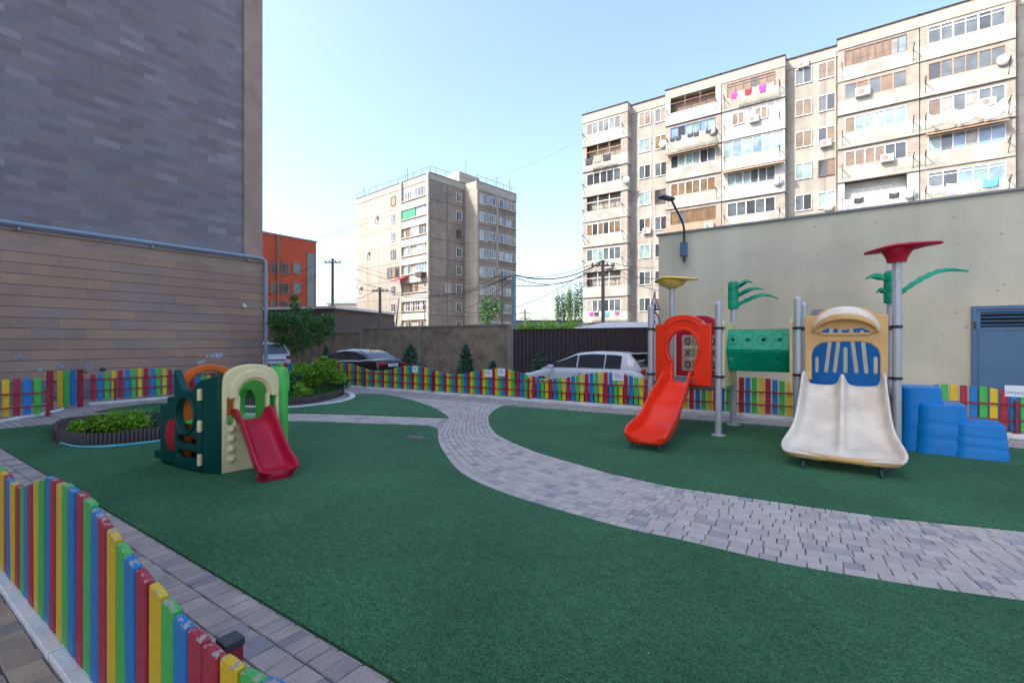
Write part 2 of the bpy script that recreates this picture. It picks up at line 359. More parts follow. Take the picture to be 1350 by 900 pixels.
def worn(name, c):
    m = bpy.data.materials.new(name); t, N, L = nm(m); b = N['Principled BSDF']; b.inputs['Roughness'].default_value = .75
    tc = N.new('ShaderNodeTexCoord'); nz = N.new('ShaderNodeTexNoise'); nz.inputs['Scale'].default_value = 26; nz.inputs['Detail'].default_value = 8; nz.inputs['Roughness'].default_value = .7
    L.new(tc.outputs['Object'], nz.inputs['Vector']); cr = N.new('ShaderNodeValToRGB'); e = cr.color_ramp.elements
    e[0].position = .52; e[0].color = (*c, 1); e[1].position = .55; e[1].color = (.30, .27, .24, 1); x = e.new(.8); x.color = (.18, .165, .15, 1)
    L.new(nz.outputs['Fac'], cr.inputs[0]); L.new(cr.outputs[0], b.inputs['Base Color'])
    bp = N.new('ShaderNodeBump'); bp.inputs['Strength'].default_value = .8; bp.inputs['Distance'].default_value = .006
    L.new(nz.outputs['Fac'], bp.inputs['Height']); L.new(bp.outputs[0], b.inputs['Normal']); return m
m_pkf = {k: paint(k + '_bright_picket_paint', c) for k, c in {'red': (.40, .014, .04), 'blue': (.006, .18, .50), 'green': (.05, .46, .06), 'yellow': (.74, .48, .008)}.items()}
m_wk = {k: worn(k + '_worn_top', c) for k, c in P_COL.items()}
m_rail = mat('red_rail_paint', (.25, .015, .028), .4, .12, 6, .1)
m_paper = mat('white_paper', (.75, .76, .80), .7, .04)
m_ink = mat('dark_ink', (.05, .06, .14), .7, .1)
def plastic(name, c, rough=.35, var=.09, v2=.05): return mat(name, c, rough, var, 2.5, .08, 40, coat=.0, spec=.28, var2=v2)
k_red = plastic('scarlet_plastic', (.80, .035, .008), .3)
k_crim = plastic('crimson_plastic', (.40, .010, .035), .35)
k_dkred = plastic('dark_red_plastic', (.42, .008, .03), .32)
k_teal = plastic('bright_green_plastic', (.0, .27, .145), .42)
k_dgreen = plastic('deep_green_plastic', (.0, .055, .042), .36)
k_lgreen = plastic('lime_green_plastic', (.085, .47, .085), .45)
k_orange = plastic('orange_plastic', (.68, .12, .014), .45)
k_cream = plastic('cream_plastic', (.74, .60, .32), .5)
k_tan = plastic('tan_plastic', (.63, .38, .15), .5, .12)
k_white = mat('faded_white_plastic', (.70, .61, .49), .42, .16, 3.5, .08, 40, coat=.1, var2=.05)
k_yellow = plastic('yellow_plastic', (.80, .58, .14), .4, .2)
k_blue = plastic('blue_plastic', (.003, .185, .52), .36)
k_bluep = plastic('blue_panel_plastic', (.002, .135, .42), .35)
k_post = mat('grey_post', (.42, .43, .46), .4, .06, 3, metal=.25)
k_clamp = mat('dark_green_clamp', (.004, .025, .025), .55, .1)
k_deck = mat('deck_metal', (.12, .12, .13), .6, .1)
k_tile = mat('tan_tile', (.36, .27, .19), .5, .1)
m_pipe = mat('blue_grey_gas_pipe', (.26, .33, .41), .45, .1, 3)
m_doorb = mat('blue_door_paint', (.062, .14, .245), .45, .12, 2.5, .1, 20)
m_dark = mat('dark_void', (.012, .012, .014), .9, .1)
m_rust = mat('rusty_metal', (.16, .10, .06), .8, .3, 20)
m_wood = mat('grey_wood', (.16, .14, .12), .85, .2, 4)
m_bluepole = mat('blue_grey_pole', (.17, .26, .34), .5, .2)
m_bark = mat('bark', (.16, .14, .115), .9, .3, 14, .6, 40)
m_leaf = attrmat('leaf_mid', [(0, (.03, .10, .025)), (.6, (.06, .18, .04)), (1, (.12, .28, .06))], .5, .15, 3, 0, trans=.3, spec=.4)
m_leafb = attrmat('leaf_bright', [(0, (.08, .21, .015)), (.6, (.19, .40, .025)), (1, (.33, .56, .05))], .5, .15, 3, 0, trans=.35, spec=.4)
m_leafd = attrmat('leaf_dark', [(0, (.03, .075, .05)), (1, (.10, .18, .12))], .6, .15, 3, 0, trans=.1, spec=.3)
m_leafp = attrmat('leaf_poplar', [(0, (.06, .15, .045)), (1, (.13, .24, .08))], .5, .15, 1, 0, trans=.35)
m_grass = attrmat('bed_grass', [(0, (.02, .09, .015)), (1, (.06, .19, .03))], .6, .2, 3, 0, trans=.3)
m_soil = mat('soil', (.045, .036, .03), .95, .4, 8, .8, 25)
m_edge = mat('dark_brown_palisade', (.05, .034, .036), .5, .15, 5)
m_hose = mat('light_blue_hose', (.10, .42, .50), .45, .1)
c_black = mat('car_paint_black', (.008, .009, .013), .2, .02, coat=.6)
c_silver = mat('car_paint_silver', (.50, .52, .55), .4, .02, metal=.0, coat=.6)
c_white = mat('car_paint_white', (.60, .62, .64), .25, .03, coat=1.)
c_glass = mat('car_glass', (.02, .028, .034), .04, .05, spec=1.)
c_tyre = mat('tyre_rubber', (.02, .02, .02), .9, .1)
c_rim = mat('alloy_rim', (.45, .46, .48), .3, .05, metal=.8)
c_chrome = mat('chrome', (.65, .66, .68), .12, .02, metal=1.)
c_tail = mat('tail_lamp_red', (.50, .012, .03), .15, .1, coat=.6)
c_lamp = mat('clear_lamp', (.6, .62, .65), .1, .05)
l_white = mat('white_cloth', (.78, .78, .79), .8, .05)
l_pink = mat('magenta_cloth', (.55, .06, .32), .8, .1)
l_dark = mat('dark_cloth', (.05, .05, .06), .8, .1)
l_blue = mat('blue_cloth', (.12, .35, .55), .8, .1)
l_red = mat('red_cloth', (.5, .02, .04), .8, .1)

# ================================================================ ground
o = MB().box(-500, 500, -200, 900, -.6, -.14).build('ground', m_dirt); tag(o, kind='structure')
o = MB().box(-60, 40, 8, 17.6, -.3, -.12).build('street', m_asphalt); tag(o, kind='structure')
KA = (-18.3, 10.85); KB = (9., 12.40)   # front foot of the kerb under the far fence
def kl(u): return KA[1] + (u - KA[0]) * (KB[1] - KA[1]) / (KB[0] - KA[0])
ang = atan2(KB[1] - KA[1], KB[0] - KA[0])
b = MB(); b.prism([(-18.4, -14), (16, -14), (16, kl(16)), KA], -.3, 0)
tag(b.build('pavement', m_base), kind='structure')
# turf fields
def smooth(px, n=6): return [tuple(p) for p in cat([Vector((*G(*q), 0)).to_2d() for q in px], n)]
Lpx = [(577, 566), (577, 576), (580, 588), (588, 601), (600, 617), (620, 632), (653, 647), (687, 659), (733, 673), (800, 692), (850, 704), (898, 714), (1012, 741), (1085, 755), (1220, 777), (1350, 795)]
Rpx = [(664, 535), (652, 541), (645, 548), (644, 555), (648, 565), (658, 575), (683, 587), (717, 600), (767, 614), (800, 624), (850, 635), (894, 644), (1012, 661), (1085, 672), (1207, 688), (1350, 702)]
Lw = smooth(Lpx); Rw = smooth(Rpx)
def ext(P, q, d, k=6):
    a = Vector(P[q]); b_ = Vector(P[q - k if q == -1 else k]); t = (a - b_).normalized() * d; return (a.x + t.x, a.y + t.y)
Lx = Lw + [ext(Lw, -1, .8 * k) for k in range(1, 8)]; Rx = Rw + [ext(Rw, -1, .8 * k) for k in range(1, 8)]
t1 = [(-13.6, 1.64), G(0, 566.5), G(75, 559), G(130, 554), G(205, 552), G(300, 553.5), G(380, 556), G(480, 559), G(566, 562.5)] + Lx + [(Lx[-1][0], 1.64)]
def turf(name, pts):
    MBt = MB(); MBt.prism(pts, -.02, .02)
    tag(MBt.build(name, m_turf), kind='structure')
turf('turf', t1)
t2 = Rx[::-1] + [G(664, 535), G(745, 541), G(827, 547.5), G(1045, 564), G(1316, 589.5), G(1350, 592.5)]
e = t2[-1]; t2.append((Rx[-1][0], e[1] + .3))
turf('turf', t2)
t3 = smooth([(125, 543.5), (160, 537), (215, 531.5), (300, 534.5), (377, 537), (415, 533.5), (445, 529.5), (460, 525), (462, 521.5), (475, 519.5), (495, 519.5), (522, 523), (550, 530), (572, 538), (584, 545), (592, 551)], 4) + [G(560, 550.3), G(480, 547), G(380, 544.5), G(300, 543.5), G(205, 543)]
turf('turf', t3)
# paver strips as real blocks
def strip(A, B, n, lmin, lmax, m, name, z=.0, jit=.004, gap=.006, top=.014, perp=False):
    def rs(P, N):
        P = [Vector(p) for p in P]; L = [0]
        for i in range(1, len(P)): L.append(L[-1] + (P[i] - P[i - 1]).length)
        out = []; j = 0
        for k in range(N + 1):
            t = L[-1] * k / N
            while j < len(P) - 2 and L[j + 1] < t: j += 1
            f = (t - L[j]) / max(L[j + 1] - L[j], 1e-6); out.append(P[j].lerp(P[j + 1], f))
        return out, L[-1]
    N = 400; a, la = rs(A, N); c, lc = rs(B, 1600); Lm = (la + lc) / 2
    if perp:
        j = 0; cc_ = []
        for i in range(N + 1):
            best = j; bd = 1e9
            for q in range(j, min(j + 60, 1601)):
                dd = (c[q] - a[i]).length
                if dd < bd: bd = dd; best = q
            j = best; cc_.append(c[j])
        # even out the correspondence so that no joint is skipped
        c = [sum((cc_[min(max(i + k, 0), N)] for k in range(-6, 7)), Vector((0, 0))) / 13 for i in range(N + 1)]
    else: c = c[::4]
    def P(t, s):
        q = min(max(t / Lm, 0), 1) * N; i = min(int(q), N - 1); f = q - i
        return a[i].lerp(a[i + 1], f).lerp(c[i].lerp(c[i + 1], f), s)
    mb = MB(); mb.use_t = True
    bw = MB(); bw.add([(*a[i], z + .004) for i in range(N + 1)] + [(*c[i], z + .004) for i in range(N + 1)], [(i, i + 1, N + 2 + i, N + 1 + i) for i in range(N)])
    for j in range(n):
        s0 = j / n; s1 = (j + 1) / n; t = ru(0, .1); 
        while t < Lm:
            l = ru(lmin, lmax); 
            if rnd() < .25: l *= .6
            t1_ = t + l; w = (P(t, 0) - P(t, 1)).length / n; gs = gap / max(w, .01) / n * .5
            # per-course local length differs on curves: keep blocks whole
            q = [P(t + gap / 2, s0 + gs), P(t1_ - gap / 2, s0 + gs), P(t1_ - gap / 2, s1 - gs), P(t + gap / 2, s1 - gs)]
            q = [p + Vector((ru(-jit, jit), ru(-jit, jit))) for p in q]; cc = (q[0] + q[1] + q[2] + q[3]) / 4
            h = z + top + ru(-.0015, .0015); iv = [p + (cc - p).normalized() * .007 for p in q]
            mb.ct = rnd()
            vs = [(*p, z) for p in q] + [(*p, h - .005) for p in q] + [(*p, h) for p in iv]
            mb.add(vs, [(i, (i + 1) % 4, (i + 1) % 4 + 4, i + 4) for i in range(4)] + [(i + 4, (i + 1) % 4 + 4, (i + 1) % 4 + 8, i + 8) for i in range(4)] + [(8, 9, 10, 11)])
            t = t1_
    o = mb.build(name, m, smooth=False); tag(o, kind='structure')
    j_ = bw.build('paving_joint_sand', m_joint, o)
    return o
# main curved path: from the far pavement, between the two turf fields
Ls = [G(528, 524), G(552, 530), G(572, 538), G(585, 545), G(592, 551), G(586, 558)] + Lx[4:]
Rs = [G(668, 533), G(660, 536), G(652, 541), G(646, 547), G(644, 552), G(645, 558)] + Rx[16:]
strip(Ls, Rs, 12, .10, .21, m_path, 'path', gap=.0065, jit=.003, perp=True)
strip([G(228, 544), G(300, 544.5), G(380, 545.5), G(480, 548), G(584, 552)], [G(225, 551.2), G(300, 552.3), G(380, 555), G(480, 558), G(575, 561.5)], 8, .14, .24, m_path, 'path')
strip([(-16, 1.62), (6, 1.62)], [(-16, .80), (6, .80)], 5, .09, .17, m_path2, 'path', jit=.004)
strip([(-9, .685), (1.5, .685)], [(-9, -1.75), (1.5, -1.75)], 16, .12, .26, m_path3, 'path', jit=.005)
# kerbs
def kerb(name, p, q, w, h, seglen=1.0, z0=-.1, label=None, off=0):
    p = Vector(p); q = Vector(q); d = q - p; n = max(1, int(d.length / seglen)); mb = MB(); a = atan2(d.y, d.x)
    for i in range(n):
        c = p + d * ((i + .5) / n); mb.obox((c.x + ru(-.003, .003), c.y + ru(-.003, .003), (z0 + h) / 2 + ru(-.002, .002)), (d.length / n - .008, w, h - z0), a)
    return tag(mb.build(name, m_kerb, bevel=.008), kind='structure')
nrm = Vector((-sin(ang), cos(ang)))
ka = Vector(KA) + nrm * .13; kb = Vector((9, 12.40)) + nrm * .13
kerb('kerb', (ka.x + 1.2, ka.y + .067), kb, .26, .07)
kerb('kerb', (-9, .748), (2, .748), .115, .045, .5)
kerb('kerb', (-16.72, 4.1), (-16.72, 10.8), .1, .06)
kp = cat([Vector((*G(0, 557, 0), 0)), Vector((*G(25, 552.5, 0), 0)), Vector((*G(60, 546.5, 0), 0)), Vector((*G(82, 541, 0), 0))], 4)
mk = MB(); mk.tube([(p.x, p.y, .02) for p in kp], .05, 6); tag(mk.build('kerb', m_kerb), kind='structure')
kp = cat([Vector((*G(*q), 0)) for q in [(300, 536), (377, 538), (417, 534.5), (447, 530.5), (463, 525.5), (464, 521), (455, 517.5)]], 5)
mk = MB()
for i in range(len(kp) - 1):
    mk.bar((kp[i].x, kp[i].y, .005), (kp[i + 1].x, kp[i + 1].y, .005), .16, .07)
tag(mk.build('kerb', m_kerb), kind='structure')
# dark sunken drain on the turf
dx, dy = G(548, 578)
d = thing('drain_cover', 'small dark drain patch in the green turf beside the curved path', 'drain cover', (dx, dy, .02))
MB().lathe([(.10, -.01), (.14, .004), (.13, .010), (.02, .006)], n=14, sx=1.5).build('cover', m_black, d)

# ================================================================ fences
def picket_mb(w, t, h, slope, z0=0):
    """one upright board, top cut along the wave, front and top edges"""
    mb = MB(); hw = w / 2; n = 5
    fr = []; 
    top = [(-hw + w * i / n, h + slope * (-hw + w * i / n) - .004 * (abs(2 * i / n - 1)) ** 3) for i in range(n + 1)]
    vs = [(-hw, -t / 2, z0), (hw, -t / 2, z0)] + [(x, -t / 2, z) for x, z in reversed(top)] + [(-hw, t / 2, z0), (hw, t / 2, z0)] + [(x, t / 2, z) for x, z in reversed(top)]
    m = n + 3
    mb.add(vs, [tuple(range(m)), tuple(reversed(range(m, 2 * m)))] + [(i, i + m, (i + 1) % m + m, (i + 1) % m) for i in range(m)])
    for i in range(m):
        if 2 <= i < 2 + n: mb.m[2 + i] = 1
    mb.cm = 0
    return mb
def fence(name, label, p, q, pitch, w, t, zb, wave, colors, railz, rail_off, posts, group, postside=None, bev=.006, skipfn=None, wmod=None, post_h=.75, post_w=.05, rail_r=.022, cap=False, drop=None):
    p = Vector(p); q = Vector(q); d = q - p; L = d.length; a = atan2(d.y, d.x); root = thing(name, label, 'fence', (p.x, p.y, 0), a, group)
    n = int(L / pitch)
    for i in range(n):
        s = (i + .5) * pitch
        if skipfn and skipfn(s): continue
        h = wave(s); sl = (wave(s + .02) - wave(s - .02)) / .04; c = colors[i % len(colors)]
        ww = w * (wmod(i) if wmod else 1) * ru(.96, 1.03)
        mb = picket_mb(ww, t, h + ru(-.008, .008), sl, zb + ru(-.006, .006))
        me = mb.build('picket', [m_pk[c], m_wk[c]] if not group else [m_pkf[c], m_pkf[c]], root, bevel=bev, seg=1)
        me.location = (s, ru(-.003, .003), 0); me.rotation_euler = (ru(-.008, .008), ru(-.006, .006), ru(-.02, .02))
    for z in railz:
        MB().obox((L / 2, rail_off, z), (L, .028, .030)).build('rail', m_rail, root, bevel=.004, seg=1)
    for s in posts:
        o = MB().obox((s, rail_off * 1.6, post_h / 2 + .02), (post_w, post_w, post_h)).build('post', m_rail, root, bevel=.004, seg=1)
        MB().obox((s, rail_off * 1.6, .075), (post_w * 2.2, post_w * 2.2, .012)).build('base_plate', m_rail, o)
        if cap: MB().obox((s, rail_off * 1.6, post_h + .03), (post_w * 1.15, post_w * 1.15, .03)).build('cap', m_black, o, bevel=.006)
    return root
def wave1(lo, hi, per, ph): return lambda s: lo + (hi - lo) * (.5 - .5 * cos(2 * pi * (s - ph) / per))
# foreground fence: trough at the posts, seen from outside
fs = Vector((-3.55 * C35 - 3.417 * S35, .77)); 
# posts at old (-3.25,3.2) and (-.947,1.609)
u_a = W(-3.25, 3.2)[0]; u_b = W(-.947, 1.609)[0]
per = (u_b - u_a)
f_lab = 'foreground fence of thick chipped rainbow pickets in the lower left corner'
seq = ['green', 'blue', 'red', 'yellow', 'green', 'blue', 'red', 'yellow', 'green', 'blue', 'red', 'green', 'blue', 'red', 'yellow', 'green', 'blue', 'red', 'yellow', 'green', 'blue', 'red']
npk = len(seq) + 1; pitch = per / npk
full = (['blue', 'green', 'yellow'] + ['red', 'blue', 'green', 'yellow'] * 4) + ['red', 'blue', 'yellow', 'red'] + seq + ['red'] + ['yellow', 'green', 'blue', 'red'] * 3
nb = 23
st = u_a - nb * pitch
def wv(s):
    x = (s - nb * pitch) / per
    if x < 0: return .735 + .05 * (.5 - .5 * cos(2 * pi * x))
    if x > 1: return .665 + .22 * (.5 - .5 * cos(2 * pi * x))
    tb = [(0, .735), (.08, .79), (.23, .905), (.41, .935), (.52, .90), (.65, .815), (.82, .715), (.93, .675), (1.0, .662)]
    for i in range(8):
        if tb[i][0] <= x <= tb[i + 1][0]: f = (x - tb[i][0]) / (tb[i + 1][0] - tb[i][0]); return tb[i][1] + (tb[i + 1][1] - tb[i][1]) * f
    return .665
fence('picket_fence', f_lab, (st, .765), (st + len(full) * pitch + .01, .765), pitch, pitch * .90, .036, .055, wv, full, [.25, .52], .038, [nb * pitch - .07, nb * pitch + per - .09], None, post_h=.615, post_w=.062, bev=.007, cap=True)
# a low painted foot of the post that shows outside
CR0, CRP = -15.44, 3.42
C4 = ['red', 'blue', 'green', 'yellow']
C4b = ['red', 'yellow', 'green', 'blue']
def farwave(u0):
    def f(s):
        u = u0 + s
        x = (u - CR0) / CRP   # crests where the photo has them
        return .665 + .235 * (.5 + .5 * cos(2 * pi * x)) ** 1.0
    return f
off = .16
def kp2(u): return (u, kl(u) + off)
fence('picket_fence', 'long wavy rainbow picket fence in front of the black sedan', kp2(-17.2), kp2(-8.0), .1165, .105, .02, .10, farwave(-17.2), C4b, [.30, .58], -.035, [.6, 2.9, 6.1], 'rainbow picket fences round the playground', post_h=.66, post_w=.045)
fence('picket_fence', 'long rainbow picket fence with white notices behind the slides and the climbing frame', kp2(-7.98), kp2(5.2), .134, .106, .02, .10, farwave(-7.98), C4, [.30, .58], -.035, [.45, 4.2, 7.1, 10.4], 'rainbow picket fences round the playground', post_h=.64, post_w=.045)
fence('picket_fence', 'rainbow picket fence along the foot of the tall dark stone wall', (-16.85, 4.15), (-16.85, 10.7), .152, .105, .02, .10, lambda s: .80 + .13 * sin(2 * pi * (s - .1) / 4.2), ['red', 'blue', 'green', 'yellow'], [.36, .66], .035 * -1, [.55, 2.4, 4.4, 6.2], 'rainbow picket fences round the playground', post_h=.66, post_w=.04)
fence('picket_fence', 'short rainbow picket fence section with front rails at the left picture edge before the gate', (-15.15, .7), (-15.0, 3.0), .168, .115, .02, .06, lambda s: .83 + .05 * s / 2, ['green', 'yellow', 'red', 'blue', 'green', 'yellow', 'red', 'blue'], [.25, .55], -.08, [1.45, 2.25], 'rainbow picket fences round the playground', post_h=.62, post_w=.06)
# gate
ga = Vector(G(66, 541.5)); gb = Vector(G(106, 536.5)); gd = gb - ga; gl = gd.length
g = thing('gate', 'small rainbow picket gate between two dark red posts near the left edge', 'gate', (ga.x, ga.y, 0), atan2(gd.y, gd.x))
for i, c in enumerate(['yellow', 'green', 'blue']):
    x = gl * (.28 + .22 * i); q = picket_mb(.13, .025, .98 - .0 * i, 0, .06).build('picket', [m_pk[c], m_wk[c]], g, bevel=.005, seg=1); q.location = (x, -.03, 0)
for x in (0, gl): MB().obox((x, 0, .49), (.12, .05, .98)).build('post', m_pk['red'], g, bevel=.006)
for z in (.3, .7): MB().obox((gl / 2, .02, z), (gl, .03, .04)).build('rail', m_rail, g)
MB().bar((gl - .02, -.02, .95), (gl + .12, -.05, .88), .03).build('latch', m_black, g)
# notices on the far fence
def notice(x, y, w, h, s, label, lines=3):
    u, d_ = onv(x, 11.62 + 0.0); 
    for _ in range(6):
        v = kl(u) + off - .02; u, d_ = onv(x, v)
    z = zat(y, d_)
    t = thing('notice', label, 'notice', (u, v, z), ang, 'white notices pinned to the far fence')
    MB().obox((0, 0, 0), (w, .004, h)).build('sheet', m_paper, t)
    if s:
        text('lettering', s, h * .42, m_ink, t, frameM((0, -.004, -h * .12), (1, 0, 0), (0, 0, 1)), .002)
    else:
        q = MB()
        for i in range(lines): q.box(-w * .36, w * (.36 if i else .2), -.0045, -.0035, h * (.22 - .2 * i), h * (.22 - .2 * i) + h * .05)
        q.build('lettering', m_ink, t)
notice(644, 492, .26, .21, None, 'white printed notice on the far fence, left one of the close pair')
notice(661, 490.5, .26, .22, None, 'white printed notice on the far fence, right one of the close pair')
notice(814.5, 496, .29, .21, None, 'white printed notice on the far fence in front of the silver hatchback')
notice(1340, 515.5, .30, .20, 'Լողալն', 'white notice with one dark word on the far fence below the blue door')
notice(547, 486.5, .26, .2, None, 'white printed notice on the far fence left of the curved path')
# ================================================================ climbing frame with slides
PL = thing('playground_climber', 'large climbing frame with grey posts, red slide, green tunnel, white double slide and blue steps', 'climbing frame', (-1.94, 9.22, .02))
DK = .93
T1w, T1d, T2x, T2w = 1.23, 1.34, 1.226, 1.28
posts = [(0, 0, 2.36, 1), (0, T1d, 2.36, 0), (-T1w, 0, 2.35, 1), (-T1w, T1d, 2.84, 0), (T2x, 0, 2.39, 1), (T2x, T1d - .04, 2.38, 1), (T2x + T2w, 0, 2.88, 0), (T2x + T2w, T1d - .04, 2.35, 0)]
for x, y, h, capd in posts:
    b = MB(); b.lathe([(.058, 0), (.058, h - .02)], (x, y, 0), 24); o = b.build('post', k_post, PL, smooth=True)
    b = MB(); b.lathe([(.12, 0), (.12, .010), (.115, .016), (.059, .018)], (x, y, 0), 24); b.build('base_plate', k_post, o, smooth=True)
    if capd:
        b = MB(); b.lathe([(.062, -.03), (.062, -.005), (.056, .03), (.035, .052), (.0, .06)], (x, y, h - .02), 24); b.build('cap', k_post, o, smooth=True, angle=60)
    hs = [DK + .12, 1.92] if x < 1 else [DK + .20, 1.90]
    for z in hs:
        if y < .1:
            b = MB(); b.lathe([(.060, -.022), (.072, -.02), (.072, .02), (.060, .022)], (x, y, z), 20)
            sg = 1 if (x in (-T1w, T2x)) else -1
            b.obox((x + sg * .09, y, z), (.08, .035, .04)); 
            if x == 0: b.obox((x + .07, y + .05, z), (.05, .04, .035))
            b.build('clamp', k_clamp, o, smooth=True)
        elif z > 1.5:
            b = MB(); b.lathe([(.060, -.022), (.072, -.02), (.072, .02), (.060, .022)], (x, y, z), 20); b.build('clamp', k_clamp, o, smooth=True)
def deck(x0, x1, y0, y1, z):
    b = MB().box(x0, x1, y0, y1, z - .05, z); b.box(x0 + .02, x1 - .02, y0 + .02, y0 + .05, z - .12, z - .05); b.box(x0 + .02, x1 - .02, y1 - .05, y1 - .02, z - .12, z - .05)
    b.build('deck', k_deck, PL, bevel=.006)
deck(-T1w + .05, -.03, .0, T1d, DK); deck(T2x + .05, T2x + T2w - .03, 0, T1d - .04, DK - .03)
# orange red entry panel over the red slide
XZ = lambda x, y, z: frameM((x, y, z), (1, 0, 0), (0, 0, 1))
w = 1.02
out = [(0, -.18), (w, -.18), (w, 1.06), (w - .10, 1.07), (w - .16, 1.06)] + circ(w / 2, .93, .355, 14, 1, .80, R(22), R(158), True) + [(.16, 1.06), (.10, 1.07), (0, 1.06)]
out = [(0, -.06), (w, -.06), (w, 1.07), (w - .14, 1.075)] + [(w / 2 + .36 * cos(a), 1.06 + .185 * sin(a)) for a in [R(10 + 160 * i / 14) for i in range(15)]] + [(.14, 1.075), (0, 1.07)]
hole = [(.33, -.02), (.71, -.02), (.71, .30)] + [(.52 + .275 * cos(a), .62 + .33 * sin(a)) for a in [R(-42 + 264 * i / 20) for i in range(21)]] + [(.33, .30)]
plate('entry_panel', out, [hole], .10, .022, k_red, PL, XZ(-T1w + .105, -.02, DK))
rim = [(.52 + .33 * cos(a), .62 + .39 * sin(a)) for a in [R(-42 + 264 * i / 24) for i in range(25)]]; rin = [(.52 + .275 * cos(a), .62 + .33 * sin(a)) for a in [R(-42 + 264 * i / 24) for i in range(25)]]
plate('arch_rim', rim + rin[::-1], [], .06, .02, k_red, PL, XZ(-T1w + .105, -.075, DK))
r2 = [(.52 + .42 * cos(a), .78 + .40 * sin(a)) for a in [R(35 + 110 * i / 14) for i in range(15)]]; r3 = [(.52 + .37 * cos(a), .78 + .355 * sin(a)) for a in [R(35 + 110 * i / 14) for i in range(15)]]
plate('arch_rim', r2 + r3[::-1], [], .03, .012, k_red, PL, XZ(-T1w + .105, -.072, DK))
# side rails between the entry panel and the posts
# noughts and crosses panel at the back of the first tower
yb = T1d - .05
outb = [(0, 0), (1.0, 0), (1.0, 1.0)] + [(.5 + .38 * cos(a), 1.02 + .25 * sin(a)) for a in [R(180 * i / 14) for i in range(15)]] + [(0, 1.0)]
plate('game_frame', outb, [[(.13, .12), (.87, .12), (.87, .86), (.13, .86)], circ(.50, 1.08, .10, 16)], .06, .015, k_crim, PL, XZ(-T1w + .11, yb, DK + .02))
for i in range(3):
    q = MB(); q.lathe([(.012, 0), (.012, .78)], (-T1w + .11 + .13 + .125 + i * .245, yb, DK + .13), 10); q.build('spindle', k_cream, PL)
    for j in range(3):
        cx = -T1w + .11 + .13 + .125 + i * .245; cz = DK + .27 + j * .245
        t = MB().obox((cx, yb - .0, cz), (.215, .10, .215)).build('game_tile', k_tile, PL, bevel=.01)
        MB().obox((cx - .113, yb - .02, cz), (.008, .09, .23)).build('tile_edge', k_cream, t)
        if (i + j) % 2:
            e_ = MB(); 
            for sg in (1, -1): e_.bar((cx - .05, yb - .054, cz - .065 * sg), (cx + .05, yb - .054, cz + .065 * sg), .006, .024)
            e_.build('cross_mark', m_black, t)
        else:
            P = circ(cx, cz, .055, 20, .8, 1.15); q = MB(); q.tube([(p[0], yb - .052, p[1]) for p in P + P[:2]], .013, 6); q.build('nought_mark', m_black, t)
# cream plates at the tunnel mouths
tv, tz, tr = .66, 1.52, .42
hexo = [(tv + tr * .98 * cos(R(60 * i)), tz - DK + tr * .98 * sin(R(60 * i))) for i in range(6)]
for x0 in (.06, T2x - .10):
    plate('tunnel_end_panel', [(.08, -.08), (1.26, -.08), (1.26, 1.08), (1.20, 1.12), (.12, 1.12), (.08, 1.08)], [hexo], .05, .012, k_cream, PL, frameM((x0, 0, DK), (0, 1, 0), (0, 0, 1)))
MB().box(-.03, .03, .08, T1d - .08, DK - .1, DK - .02).build('tunnel_sill', k_tan, PL, bevel=.01)
# hexagonal green tunnel
tl = T2x - .19; tx0 = .05
tun = MB(); vsx = [(tv - tr * cos(R(60 * i)), tz + tr * sin(R(60 * i))) for i in range(6)]
for i in range(6):
    a = Vector((tx0, vsx[i][0], vsx[i][1])); c = Vector((tx0, vsx[(i + 1) % 6][0], vsx[(i + 1) % 6][1])); hd = c - a; hl = hd.length
    if i == 5: a, c = c, a; 
    hd = (c - a); 
    holes = []
    if i == 0: holes = [circ(.12 + k * .255, hl * .50 , .034, 14) for k in range(4)]
    if i == 5: holes = [circ(.10, hl * .42, .034, 14), circ(.86, hl * .42, .040, 14)]
    M = frameM(a, (1, 0, 0), hd.normalized())
    o = plate('tunnel_side', [(0, .004), (tl, .004), (tl, hl - .004), (0, hl - .004)], holes, .035, .008, k_teal if i in (0, 1, 2) else k_teal, PL, M)
    if i in (0, 5):
        zz = .02 if (Vector((1, 0, 0)).cross(hd.normalized())).dot(Vector((0, -1, 0))) > 0 else -.02
        for k in range(4):
            cx = .14 + k * .235
            for cy in ((hl * .5,) if k % 2 == 0 else (hl * .27, hl * .73)):
                P = [(cx + .10 * cos(R(60 * j)), cy + .092 * sin(R(60 * j))) for j in range(6)]
                q = MB(); q.tube([M @ Vector((p[0], p[1], zz * .9)) for p in P + P[:1]], .007, 6, caps=False); q.build('hexagon_rib', k_teal, o)
